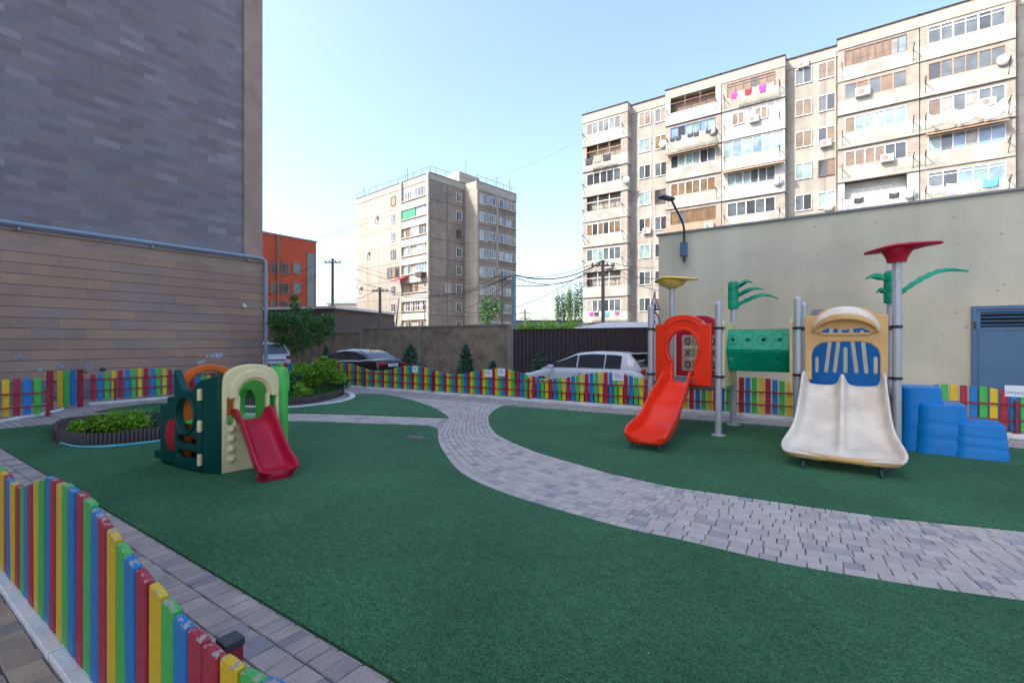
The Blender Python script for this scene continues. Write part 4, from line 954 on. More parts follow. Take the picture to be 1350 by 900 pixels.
for i, x0 in enumerate(bays):
    for k in range(8):
        kind, gl, fm, pmn = T[(i, k)]; z = Fk[k]; pd = .95 + ru(-.02, .03)
        if kind == 'f': ph, wt = 1.0, 2.62
        else: ph, wt = 1.12, 2.42
        b = MB(); b.box(x0 + .02, x0 + BW - .04, -pd, -pd + .12, z, z + ph); b.box(x0 + .02, x0 + .14, -pd + .12, 0, z, z + ph); b.box(x0 + BW - .16, x0 + BW - .04, -pd + .12, 0, z, z + ph)
        pier_l = .45 if kind != 'f' else .08; pier_r = (.75 if i in (0, 2, 3) else .5) if kind != 'f' else .08
        cell = b.build('balcony', pmn, BB)
        sm_ = m_side if (pmn is not m_parapw) else m_parapw
        MB().box(x0 + .02, x0 + pier_l, -pd + .02, -pd + .14, z + ph, z + 2.66).box(x0 + .04, x0 + .14, -pd + .14, 0, z + ph, z + 2.66).build('side_wall', sm_, cell)
        MB().box(x0 + BW - pier_r, x0 + BW - .04, -pd + .02, -pd + .14, z + ph, z + 2.66).box(x0 + BW - .16, x0 + BW - .06, -pd + .14, 0, z + ph, z + 2.66).build('side_wall', sm_, cell)
        if kind not in ('o', 'e'): MB().box(x0 + pier_l, x0 + BW - pier_r, -pd + .03, -pd + .13, z + wt, z + 2.66).build('lintel', sm_, cell)
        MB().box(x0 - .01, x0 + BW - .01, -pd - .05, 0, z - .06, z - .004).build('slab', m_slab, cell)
        xa, xb = x0 + pier_l, x0 + BW - pier_r
        Mx = Matrix.Translation((0, -pd + .09, 0))
        if kind in ('w', 'f'):
            o = win(BB, Mx, xa + .003, xb - .003, z + ph + .003, z + wt - .003, 0, fm, gl, transom=.32 if (i, k) in ((4, 0), (4, 4), (2, 0)) else 0)
        elif kind == 's':
            b = MB()
            for xx in (xa, xa + 1.55, xa + 3.05): pass
            MB().box(xa - .01, xb + .01, -pd + .03, -pd + .10, z + ph - .01, z + wt).build('infill', m_parapw, cell)
            win(BB, Matrix.Translation((0, -pd - .0, 0)), xa + .45, xa + 1.45, z + ph + .1, z + wt - .15, 0, PV, [b_, b_]); win(BB, Matrix.Translation((0, -pd, 0)), xa + 2.3, xa + 3.3, z + ph + .1, z + wt - .15, 0, PV, [b_, b_])
        else:
            MB().box(xa, xb, -.30, -.25, z, z + 2.64).build('back_wall', m_parapw if kind == 'e' else m_brownf if fm is m_brownf else m_side, cell)
            if kind == 'e': win(BB, Matrix.Translation((0, -.24, 0)), xa + .6, xb - .9, z + .5, z + 2.1, 0, PV, [d_, b_, b_, d_])
            else:
                win(BB, Matrix.Translation((0, -.24, 0)), xa + .4, xb - .6, z + .8, z + 2.2, 0, fm, [d_, d_, m_])
                b = MB()
                for q in range(4):
                    xx = xa + (xb - xa) * q / 3; b.box(xx - .03, xx + .03, -pd + .05, -pd + .10, z + ph, z + 2.62)
                b.box(xa, xb, -pd + .052, -pd + .098, z + 2.0, z + 2.06); b.build('balcony_grille', fm, cell)
        # clothes line brackets
        if rnd() < .75 and i < 6:
            b = MB()
            for xx in (x0 + .3, x0 + BW - .4):
                b.bar((xx, -pd, z + ph - .1), (xx + ru(-.05, .05), -pd - .75, z + ph + .1), .05); b.bar((xx, -pd, z + .25), (xx, -pd - .7, z + ph + .05), .035)
            b.bar((x0 + .3, -pd - .7, z + ph + .1), (x0 + BW - .4, -pd - .7, z + ph + .1), .012)
            b.build('clothes_line', m_black, cell)
# plain wall windows
for s0, s1 in ((5.3, 8.95), (19.15, 22.85), (33.05, 36.85), (46.95, 51)):
    for k in range(8):
        for j, f in enumerate((.34, .79)):
            xc = s0 + (s1 - s0) * f; z = Fk[k] + 1.0 + (.0 if j else .05); gl = [[d_, m_], [m_, d_], [t_, t_], [b_, b_], [d_, b_]][int(rnd() * 5)]
            fm = m_brownf if rnd() < .16 else PV
            win(BB, Matrix.Translation((0, .0 - .02, 0)), xc - .62, xc + .62, z, z + 1.38, 0, fm, gl, depth=.06, off=-.0)
b = MB()
for xx in (5.55, 19.3, 22.7, 33.3, 36.7): b.tube([(xx, -.08, 0), (xx, -.08, ZT - .5)], .05, 6)
b.build('drain_pipe', m_side, BB)
def ac(parent, x, y, z, s=1.):
    b = MB().box(x, x + .8 * s, y - .32, y, z, z + .55 * s); o = b.build('air_conditioner', m_ac, parent, bevel=.02)
    q = MB(); q.grid([[(x + .28 * s + r * cos(t), y - .325 - (.008 if r < .1 else 0), z + .275 * s + r * sin(t)) for t in [2 * pi * j / 20 for j in range(20)]] for r in (.21 * s, .20 * s, .05 * s, .01)], True, False); q.build('fan_grille', m_mortar, o)
ac(BB, 16.35, -.96, 20.95); ac(BB, 20.0, 0, 25.0); ac(BB, 24.0, -.96, 21.0, 1.2); ac(BB, 21.0, 0, 9.9, 1.3); ac(BB, 6.4, 0, 12.6); ac(BB, 12.6, -.96, 12.1); ac(BB, 17.6, -.96, 9.4); ac(BB, 2.6, -.96, 9.3); ac(BB, 25.6, -.96, 15.5); ac(BB, 31.2, -.96, 18.2); ac(BB, 21.6, 0, 17.9); ac(BB, 30.2, -.96, 5.2)
for x_, y_, z_ in ((5.0, -.96, 18.1), (13.3, -.96, 21.1), (18.6, -.96, 15.4), (22.2, 0, 12.9), (27.4, -.96, 12.8), (32.4, -.96, 21.2), (8.4, 0, 21.3)):
    q = MB(); P_ = [[(x_ + r_ * cos(t), y_ - .30 + 1.1 * r_ * r_ , z_ + r_ * sin(t)) for t in [2 * pi * j / 18 for j in range(18)]] for r_ in (.01, .15, .30, .38)]
    q.grid(P_, True); o = q.build('satellite_dish', m_ac, BB, smooth=True); o.modifiers.new('s', 'SOLIDIFY').thickness = .02
    MB().bar((x_, y_, z_ - .1), (x_, y_ - .3, z_), .04).build('dish_arm', m_black, o)
# projecting stair block at the left end and small roof things
MB().box(-1.2, -.03, 3, 9, -.3, 16.4).build('annex_wall', m_conc, BB); MB().box(-1.8, -.03, 2.6, 9.3, 16.4, 16.6).build('annex_roof', m_slab, BB)
b = MB()
for xx, hh in ((-.1, .9), (11.4, .7), (15, .4), (26, .5), (40, .8)): b.bar((xx, .2, ZT), (xx, .2, ZT + hh), .05)
b.build('antenna', m_black, BB)
# awnings
for x0, k, w_ in ((28.3, 3, 4.3), (9.1, 2, 4.6), (14.1, 3, 4.9)):
    z = Fk[k] + 2.6; b = MB(); b.add([(x0, -.97, z), (x0 + w_, -.97, z), (x0 + w_, -1.6, z - .28), (x0, -1.6, z - .28), (x0, -.97, z + .03), (x0 + w_, -.97, z + .03), (x0 + w_, -1.6, z - .25), (x0, -1.6, z - .25)], [(3, 2, 1, 0), (4, 5, 6, 7), (0, 1, 5, 4), (1, 2, 6, 5), (2, 3, 7, 6), (3, 0, 4, 7)])
    b.build('awning', m_orangef, BB)
def laundry(label, x, z, w, h, m, k=3, sag=.1):
    t = thing('laundry', label, 'laundry', (U0 + x, V0 - 1.68, z), 0, 'washing hung from the balconies of the long block')
    for j in range(k):
        n = 8; x0 = w * j / k; ww = w / k * .86; rows = []; hj = h * ru(.7, 1.1)
        for a in range(6):
            f = a / 5; rows.append([(x0 + ww * c / n, .03 * sin(c * 1.7 + a + j) * f, -hj * f - sag * sin(pi * c / n) * (1 - f * .3)) for c in range(n + 1)])
        b = MB(); b.grid(rows); mm = m[j % len(m)]; o = b.build('cloth', mm, t, smooth=True, angle=180); s_ = o.modifiers.new('t', 'SOLIDIFY'); s_.thickness = .01
laundry('magenta, white and red washing on the top balcony of the long block', 15.0, Fk[0] + 1.2, 3.4, .8, [l_pink, l_white, l_red, l_white], 6)
laundry('dark garments hung under the blue framed balcony of the long block', 9.6, Fk[1] + 1.2, 3.8, .45, [l_dark, l_dark, l_white], 7)
laundry('big white sheets sagging from the third balcony at far right', 28.3, Fk[2] + 1.2, 4.2, 1.0, [l_white], 3, .45)
laundry('white and turquoise washing hung just above the garage roof edge at right', 28.4, Fk[4] + 1.25, 3.8, .8, [l_white, l_white, l_white, l_blue], 4)
laundry('white washing on the open white balcony just above the garage roof', 23.2, Fk[4] + 1.15, 3.6, .6, [l_white, l_dark, l_white], 5)
laundry('mixed washing on the lowest visible balcony above the shed roof', .6, Fk[7] + 1.15, 4.0, .6, [l_white, l_pink, l_dark, l_white, l_blue], 7)
laundry('dark cloth and grey sheet on the open balcony near the left roof corner', .7, Fk[1] + 1.15, 3.0, .8, [l_dark, m_mortar], 3)
# ---- nine storey tower in the middle
cu, cv = W(-11.87, 70); MT = thing('apartment_tower', 'beige nine storey panel tower in the distance with one brown shaded side', 'apartment building', (cu, cv, 0), R(-6.5))
MH = 26.1
b = MB().box(-19.9, 0, 0, 16, -.3, MH - .9); b.build('wall', m_bmid_l, MT)
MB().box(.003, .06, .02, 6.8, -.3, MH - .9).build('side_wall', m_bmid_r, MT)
MB().box(.0, 2.58, 6.8, 16, -.3, MH - 1.2).build('side_wall', m_bmid_l, MT)
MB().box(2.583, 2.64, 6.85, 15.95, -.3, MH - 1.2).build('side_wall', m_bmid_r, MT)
b = MB().box(-19.95, .06, -.05, 6.78, MH - .9, MH); b.box(-19.95, 2.66, 6.78, 16.05, MH - 1.2, MH - .05); b.build('roof_parapet', m_cream, MT)
b = MB().box(-20.0, .1, -.1, .25, MH, MH + .1); b.box(-.2, .12, .25, 6.9, MH, MH + .1); b.box(2.4, 2.7, 6.9, 16.05, MH - .05, MH + .05); b.build('cornice', m_slab, MT)
b = MB().box(-9, -1.0, 6.6, 11, MH, MH + 2.2); b.build('lift_house', m_cream, MT)
b = MB()
for x in range(-20, 1, 2): b.bar((x, .1, MH), (x, .1, MH + 1.0), .04)
b.bar((-20, .1, MH + .98), (0, .1, MH + .98), .04); b.bar((0, .1, MH + .98), (0, 16, MH + .98), .04); b.bar((2.5, 7, MH + .9), (2.5, 16, MH + .9), .04)
for y in range(1, 17, 2): b.bar((0 if y < 7 else 2.5, y, MH), (0 if y < 7 else 2.5, y, MH + 1), .04)
b.bar((-19, 1, MH), (-19, 1, MH + 2.2), .05); b.bar((-6.7, 1, MH), (-6.7, 1, MH + 2.6), .06); b.bar((-1, 8, MH + 2), (-1, 8, MH + 4.5), .05); b.bar((2, 12, MH), (2, 12, MH + 2), .05); b.bar((2, 15, MH), (2, 15, MH + 2.4), .05)
b.build('roof_railing', m_black, MT)
FK = [23.0 - 2.79 * k for k in range(9)]
b = MB().box(-.38, -.0, -.34, .0, -.3, MH - .05); b.box(-6.9, -6.5, -.34, 0, -.3, MH - .05); b.build('corner_pier', m_cream, MT)
for k in range(9):
    z = FK[k]
    MB().box(-6.5, -.38, -.42, 0, z - .14, z).build('ledge', m_cream, MT); MB().box(-6.5, -.38, -.40, -.05, z - .22, z - .142).build('ledge_painted_shadow', m_slab, MT)  # dark strip stands in for the shadow under each ledge
    MB().box(-6.5, -.38, -.30, 0, z - 1.35, z - .225).build('balcony_front', m_parap, MT)
    M = Matrix.Translation((0, -.04, 0))
    if k == 0: win(MT, M, -5.9, -4.6, z + .15, z + 1.35, 0, PV, [m_, d_]); win(MT, M, -3.4, -1.2, z + .15, z + 1.5, 0, PV, [m_, d_, d_])
    elif k == 1: MB().box(-6.4, -3.2, -.2, -.02, z + .02, z + 1.4).build('green_screen', m_green, MT); win(MT, M, -3.1, -.5, z + .1, z + 1.5, 0, PV, [t_, l_, t_, l_])
    elif k == 2: win(MT, M, -5.6, -4.4, z + .05, z + 1.35, 0, m_brownf, [d_, b_]); MB().box(-4.3, -2.4, -.15, -.02, z + .02, z + 1.4).build('white_screen', m_parapw, MT); win(MT, M, -2.3, -1.0, z + .05, z + 1.35, 0, m_brownf, [d_, m_])
    elif k == 5: win(MT, M, -4.6, -2.9, z + .0 + .05, z + 1.35, 0, m_brownf, [b_, c_, b_])
    elif k == 6: win(MT, M, -5.8, -1.0, z + .02, z + 1.45, 0, PV, [m_, d_, c_, d_, m_, d_, c_, d_], transom=.7)
    elif k == 7: win(MT, M, -5.8, -4.3, z + .02, z + 1.3, 0, PV, [b_, d_]); win(MT, M, -2.7, -1.2, z + .02, z + 1.3, 0, PV, [b_, d_])
    else: win(MT, M, -5.8, -4.5, z + .05, z + 1.35, 0, PV, [l_, m_]); win(MT, M, -3.1, -1.1, z + .05, z + 1.45, 0, PV, [l_, t_, l_])
    if k == 4: win(MT, Matrix.Translation((0, -.04, 0)), -10.6, -7.3, z - .1, z + 1.5, 0, m_brownf, [d_, b_, d_])
    else: win(MT, M, -9.6, -8.35, z, z + 1.4, 0, m_brownf if k in (0, 3) else PV, [m_, d_] if k else [b_], depth=.06)
    if k in (1, 3, 5): win(MT, M, -12.8 - k * 1.2, -12.1 - k * 1.2, z + .7, z + 1.7, 0, m_slab, [d_], depth=.05, off=.05); MB().box(-12.6 - k * 1.2, -12.0 - k * 1.2, -.4, -.12, z + 1.75, z + 2.0).build('window_hood', m_ac, MT)
    # shaded side
    Mr = Matrix.Translation((.08, 0, 0)) @ Matrix.Rotation(pi / 2, 4, 'Z')
    win(MT, Mr, 5.0, 6.1, z + .0, z + 1.35, 0, m_brownf if k in (2,) else PV, [d_, m_], depth=.06)
    if k in (5,): win(MT, Mr, 2.9, 3.9, z, z + 1.35, 0, PV, [d_, m_], depth=.06)
    Mr = Matrix.Translation((2.66, 0, 0)) @ Matrix.Rotation(pi / 2, 4, 'Z')
    win(MT, Mr, 7.4, 9.0, z - .2, z + 1.3, 0, PV, [c_, m_], depth=.06); win(MT, Mr, 9.4, 11.0, z, z + 1.35, 0, PV, [d_, d_, m_] if k % 2 else [m_, d_], depth=.06)
    win(MT, Mr, 11.8, 15.6, z, z + 1.35, 0, [PV, m_orangef, PV, PV][k % 4], [c_, m_, c_, c_, d_] if k % 2 else [d_, m_, b_, b_], depth=.06)
    MB().box(2.64, 3.0, 11.5, 15.8, z - .14, z - .02).build('ledge', m_cream, MT)
MB().box(2.64, 2.85, 11.15, 11.4, -.3, MH - 1.3).build('corner_pier', m_cream, MT); MB().box(2.64, 2.8, 6.8, 7.05, -.3, MH - 1.3).build('corner_pier', m_cream, MT)
zz = FK[4]; b = MB(); b.add([(-7.0, -.3, zz - .4), (-4.6, -.3, zz - .3), (-4.9, -1.9, zz - 1.0), (-7.2, -1.9, zz - 1.1), (-7.0, -.3, zz - .3), (-4.6, -.3, zz - .2), (-4.9, -1.9, zz - .95), (-7.2, -1.9, zz - 1.05)], [(3, 2, 1, 0), (4, 5, 6, 7), (0, 1, 5, 4), (1, 2, 6, 5), (2, 3, 7, 6), (3, 0, 4, 7)]); b.build('awning', l_red, MT)
MB().box(-1.9, -.5, -1.2, -.42, zz - .8, zz - .1).build('balcony_box', m_slab, MT)
# ---- orange brick building
OB = thing('brick_building', 'bright orange brick building with small windows behind the small tree', 'building', (-63.4, 41.1, 0))
MB().box(-16, 0, -24, 0, -.3, 16).build('wall', m_orange, OB); MB().box(-16.1, .12, -24, .1, 16, 16.2).build('coping', m_coping, OB)
Mr = Matrix.Translation((.05, 0, 0)) @ Matrix.Rotation(pi / 2, 4, 'Z')
def ob(x): 
    v, dd = onu(x, -63.4); return v - 41.1
for zr in (354, 380, 404):
    for x in (346, 361.5, 375, 391):
        y = ob(x); dd = onu(x, -63.4)[1]; zc = zat(zr, dd); win(OB, Mr, y - .55, y + .55, zc - .75, zc + .75, 0, m_coping, [g_dark], depth=.1)
y = ob(409.5); MB()
win(OB, Mr, y - .6, y + .6, 3, zat(333, 69), 0, m_coping, [g_dark], depth=.1)
MB().box(0, .25, ob(365.5) - .12, ob(365.5) + .12, 0, 16).build('drain_pipe', m_brownf, OB)
# ---- dark brown flat roofed wall building left behind the rubble wall
a = PD(441, 405, 36); SB = thing('flat_roofed_shed', 'dark brown flat roofed building with silver roof edge behind the small tree', 'building', (a[0], a[1], 0), R(20))
MB().box(-14, 0, 0, 9, -.3, a[2] - .1).build('wall', m_brownwall, SB); MB().box(-14.2, .3, -.3, 9.2, a[2] - .1, a[2] + .08).build('roof', m_silver, SB)
# ---- stone clad high rise on the left (throws the shade)
LU = -18.36; LV = 9.61; ZL = 4.66
LB = thing('stone_clad_building', 'huge dark stone clad building wall filling the upper left of the picture', 'building', (LU, LV, 0))
MB().box(-28, -.05, -52, 0, ZL, 41).build('upper_wall', m_wallu, LB)
vp = onu(321.5, LU)[0] - LV
MB().box(-.4, .03, vp, .02, ZL + .05, 40.9).build('corner_pilaster', m_pil, LB)
MB().box(-28, .05, -52, .03, .60, ZL - .32).build('lower_wall', m_walll, LB)
MB().box(-28, .035, -52, .02, ZL - .315, ZL).build('frieze', m_pil, LB)
MB().box(-28, .02, -52, .0, -.2, .595).build('plinth', m_plinth, LB)
MB().box(-28, .09, -52, .08, ZL + .003, ZL + .05).build('ledge', m_pil, LB)
yy, dd = onu(320, LU); zc = zat(404, dd)
o = MB().obox((.14, yy - LV, zc), (.16, .08, .08)).build('security_camera', m_pvc, LB, bevel=.01); MB().obox((.08, yy - LV, zc + .07), (.05, .05, .08)).build('bracket', m_pvc, o)
BL = [0.]
def blot(px, py, r, sx=1.2, mm=None):
    v, dd = onu(px, LU + .06); z = zat(py, dd); n = 14; rr = [r * ru(.6, 1.1) for _ in range(n)]
    b = MB(); P = [(v - LV + rr[i] * sx * cos(2 * pi * i / n), z + rr[i] * sin(2 * pi * i / n)) for i in range(n)]
    BL[0] += .0012
    b.add([(.052 + BL[0], p[0], p[1]) for p in P] + [(.053 + BL[0], p[0], p[1]) for p in P], [tuple(range(n, 2 * n))]); b.build('paint_mark', mm or m_paper, LB)
m_smear = mat('faded_white_mark', (.42, .42, .46), .9, .3, 12)
for q in [(281, 469, .10), (286, 468, .11), (291, 468, .09), (273, 469, .05), (264, 478, .10), (268, 476, .07), (53, 487, .05)]: blot(*q, mm=m_smear)
for q in [(27, 470, .11), (80, 481, .10), (118, 484, .10), (128, 487, .07), (213, 473, .05)]: blot(*q, mm=mat('faint_mark', (.27, .25, .28), .9, .3, 12))
blot(135, 487, .06, 1.6, k_dgreen)
# ---- unseen block added behind the camera to shade the yard
RB = thing('added_shade_tower', 'unseen tower added behind the viewer to shade the yard', 'building', (0, -16, 0))
MB().box(-18.2, -5, -14, 0, -.3, 41).build('wall', mat('pale_bounce_render', (.62, .56, .48), .9, .1, .3), RB)  # pale colour chosen to bounce light into the yard
b = MB()
for i in range(3):
    for k in range(12): b.box(-15.5 + i * 3.6, -13.9 + i * 3.6, .0, .03, 1.2 + k * 3.2, 2.8 + k * 3.2)
o = b.build('windows', g_dark, RB); o['kind'] = 'stuff'
# ---- garage on the right
GV = 13.22; gu = -4.33
GB = thing('garage', 'long low grey-beige plastered garage with dark roof edge and blue double door', 'garage', (gu, GV, 0))
MB().box(0, 26, 0, 8, -.3, 4.60).build('wall', m_garage, GB); MB().box(-.06, 26, -.05, 8.05, 4.603, 4.65).build('coping', m_coping, GB)
du, dd = onv(1280.5, GV); dx = du - gu; dz = zat(404, dd)
fr = MB(); fr.box(dx, dx + 1.75, -.07, .0, 0, .05); fr.box(dx, dx + .07, -.07, 0, 0, dz); fr.box(dx + 1.68, dx + 1.75, -.07, 0, 0, dz); fr.box(dx + .07, dx + 1.68, -.07, 0, dz - .07, dz); fr.build('door_frame', m_doorb, GB, bevel=.005)
for j in range(2):
    x0 = dx + .075 + j * .805; x1 = x0 + .797
    L_ = MB().box(x0, x1, -.045, -.005, .06, dz - .42); L_.box(x0, x0 + .05, -.045, -.005, dz - .42, dz - .075); L_.box(x1 - .05, x1, -.045, -.005, dz - .42, dz - .075); L_.box(x0 + .05, x1 - .05, -.045, -.005, dz - .12, dz - .075)
    L_.box(x0 + .03, x0 + .06, -.055, -.045, .1, dz - .45); L_.box(x1 - .06, x1 - .03, -.055, -.045, .1, dz - .45); L_.box(x0 + .06, x1 - .06, -.055, -.045, dz - .48, dz - .45)
    o = L_.build('door', m_doorb, GB)
    MB().box(x0 + .05, x1 - .05, -.012, -.004, dz - .42, dz - .12).build('vent_dark_sheet', m_dark, o)  # near-black sheet stands in for the shade behind the louvres
    q = MB()
    for s_ in range(4): q.obox(((x0 + x1) / 2, -.03, dz - .385 + s_ * .075), (x1 - x0 - .1, .045, .012), M=Matrix.Rotation(R(-35), 4, 'X'))
    q.build('louvre', m_doorb, o)
    xh = x1 - .07 if j == 0 else x0 + .07
    q = MB(); q.tube([(xh, -.05, 1.36), (xh, -.10, 1.36), (xh, -.10, 1.50), (xh, -.05, 1.50)], .012, 6); q.build('handle', m_black, o)
    for zz in (.4, 1.95): MB().box((x0 - .05) if j == 0 else (x1 + .02), (x0 - .02) if j == 0 else (x1 + .05), -.09, -.07, zz, zz + .14).build('hinge', m_black, o)
    if j == 1: text('writing', '4 +', .14, m_ink, o, frameM((x0 + .42, -.058, 1.78), (1, 0, 0), (0, 0, 1)), .003)
q = MB(); q.obox((dx + .878, -.09, 1.26), (.06, .03, .07)); q.tube([(dx + .86, -.09, 1.28), (dx + .86, -.09, 1.34), (dx + .895, -.09, 1.34), (dx + .895, -.09, 1.28)], .007, 6); q.build('padlock', m_rust, GB)
vu, dd = onv(1079, GV); MB().box(vu - gu - .12, vu - gu + .14, -.04, 0, zat(418, dd), zat(408, dd)).build('vent_box', m_coping, GB)
for _ in range(60):
    x_ = ru(.3, 9); z_ = ru(1, 4.4); r_ = ru(.006, .022); MB().add([(x_ + r_ * cos(t) * 1.3, -.003, z_ + r_ * sin(t)) for t in [2 * pi * j / 7 for j in range(7)]], [tuple(reversed(range(7)))]).build('chip_mark', m_side, GB)
# street light arm with blue box at the garage wall
a = onv(902, GV - .12); LPt = thing('wall_lamp', 'thin street lamp arm with small blue box fixed to the garage wall', 'street lamp', (a[0], GV - .12, 0))
z1 = zat(345, a[1]); z2 = zat(268, a[1])
b = MB(); b.tube(cat([Vector((0, 0, z1)), Vector((0, 0, zat(312, a[1]))), Vector((-.02, -.05, zat(295, a[1]))), Vector((-.13, -.35, zat(277, a[1]))), Vector((-.18, -.5, z2))], 6), .028, 8); b.build('arm', m_black, LPt, smooth=True, angle=80)
MB().obox((-.27, -.62, z2 + .03), (.20, .42, .08), R(-25)).build('lamp_head', m_black, LPt, bevel=.02)
MB().obox((.0, -.04, zat(329, a[1])), (.17, .13, .37)).build('control_box', m_doorb, LPt, bevel=.01)
# ================================================================ walls beyond the street
SW = thing('rubble_wall', 'brown rubble stone wall beyond the street behind the dark sedan', 'wall', (-22.2, 17.25, -.12))
MB().box(-14, 0, 0, .4, 0, 2.32).build('low_section', m_stonewall, SW); MB().box(-14, 0, -.04, .44, 2.322, 2.40).build('cap', m_wallcap, SW)
MB().box(.003, 9.92, -.03, .4, 0, 2.52).build('high_section', m_stonewall, SW); MB().box(-.02, 9.95, -.07, .44, 2.522, 2.60).build('cap', m_wallcap, SW)
for x in (-.12, 4.4, 9.95): MB().box(x, x + .16, -.10, .42, 0, 2.56).build('pillar', m_wallcap, SW)
CF = thing('corrugated_fence', 'dark brown corrugated sheet fence behind the silver hatchback', 'fence', (-12.0, 17.25, -.12))
b = MB(); n = 330; L_ = 16.
vs = []
for i in range(n + 1):
    x = L_ * i / n; ph = (i % 4); y = (.0 if ph in (0, 1) else -.045); vs += [(x, y, 0), (x, y, 2.30)]
b.add(vs, [(2 * i, 2 * i + 2, 2 * i + 3, 2 * i + 1) for i in range(n)]); o = b.build('sheet', m_corr, CF); s_ = o.modifiers.new('s', 'SOLIDIFY'); s_.thickness = .008
MB().box(0, L_, -.06, .03, 2.30, 2.34).build('top_rail', m_corr, CF)
# shed with light corrugated roof behind the fence
a = PD(722, 437, 21.5); c = PD(838, 436, 19.6)
SH = thing('roofed_shed', 'low shed with pale corrugated roof behind the brown sheet fence', 'shed', (a[0], a[1] + .6, 0), atan2(c[1] - a[1], c[0] - a[0]))
Ls = (Vector(c) - Vector(a)).length
rows = []; n = 120
f0, f1 = 2.2, 2.2
vs = []
for i in range(n + 1):
    x = Ls * i / n; z = .03 * (1 if i % 2 else -1); vs += [(x, 0, 2.12 + z), (x + .9, 4.2, 2.66 + z)]
b = MB(); b.add(vs, [(2 * i, 2 * i + 2, 2 * i + 3, 2 * i + 1) for i in range(n)]); o = b.build('roof', m_silver, SH); s_ = o.modifiers.new('s', 'SOLIDIFY'); s_.thickness = .02
MB().box(.1, Ls - .1, .3, .4, 0, 2.08).build('wall', m_cream, SH); b = MB(); b.add([(Ls - .1, .4, 0), (Ls + .75, 4.1, 0), (Ls + .75, 4.1, 2.6), (Ls - .1, .4, 2.1)], [(0, 1, 2, 3)]); b.build('side_wall', m_cream, SH)

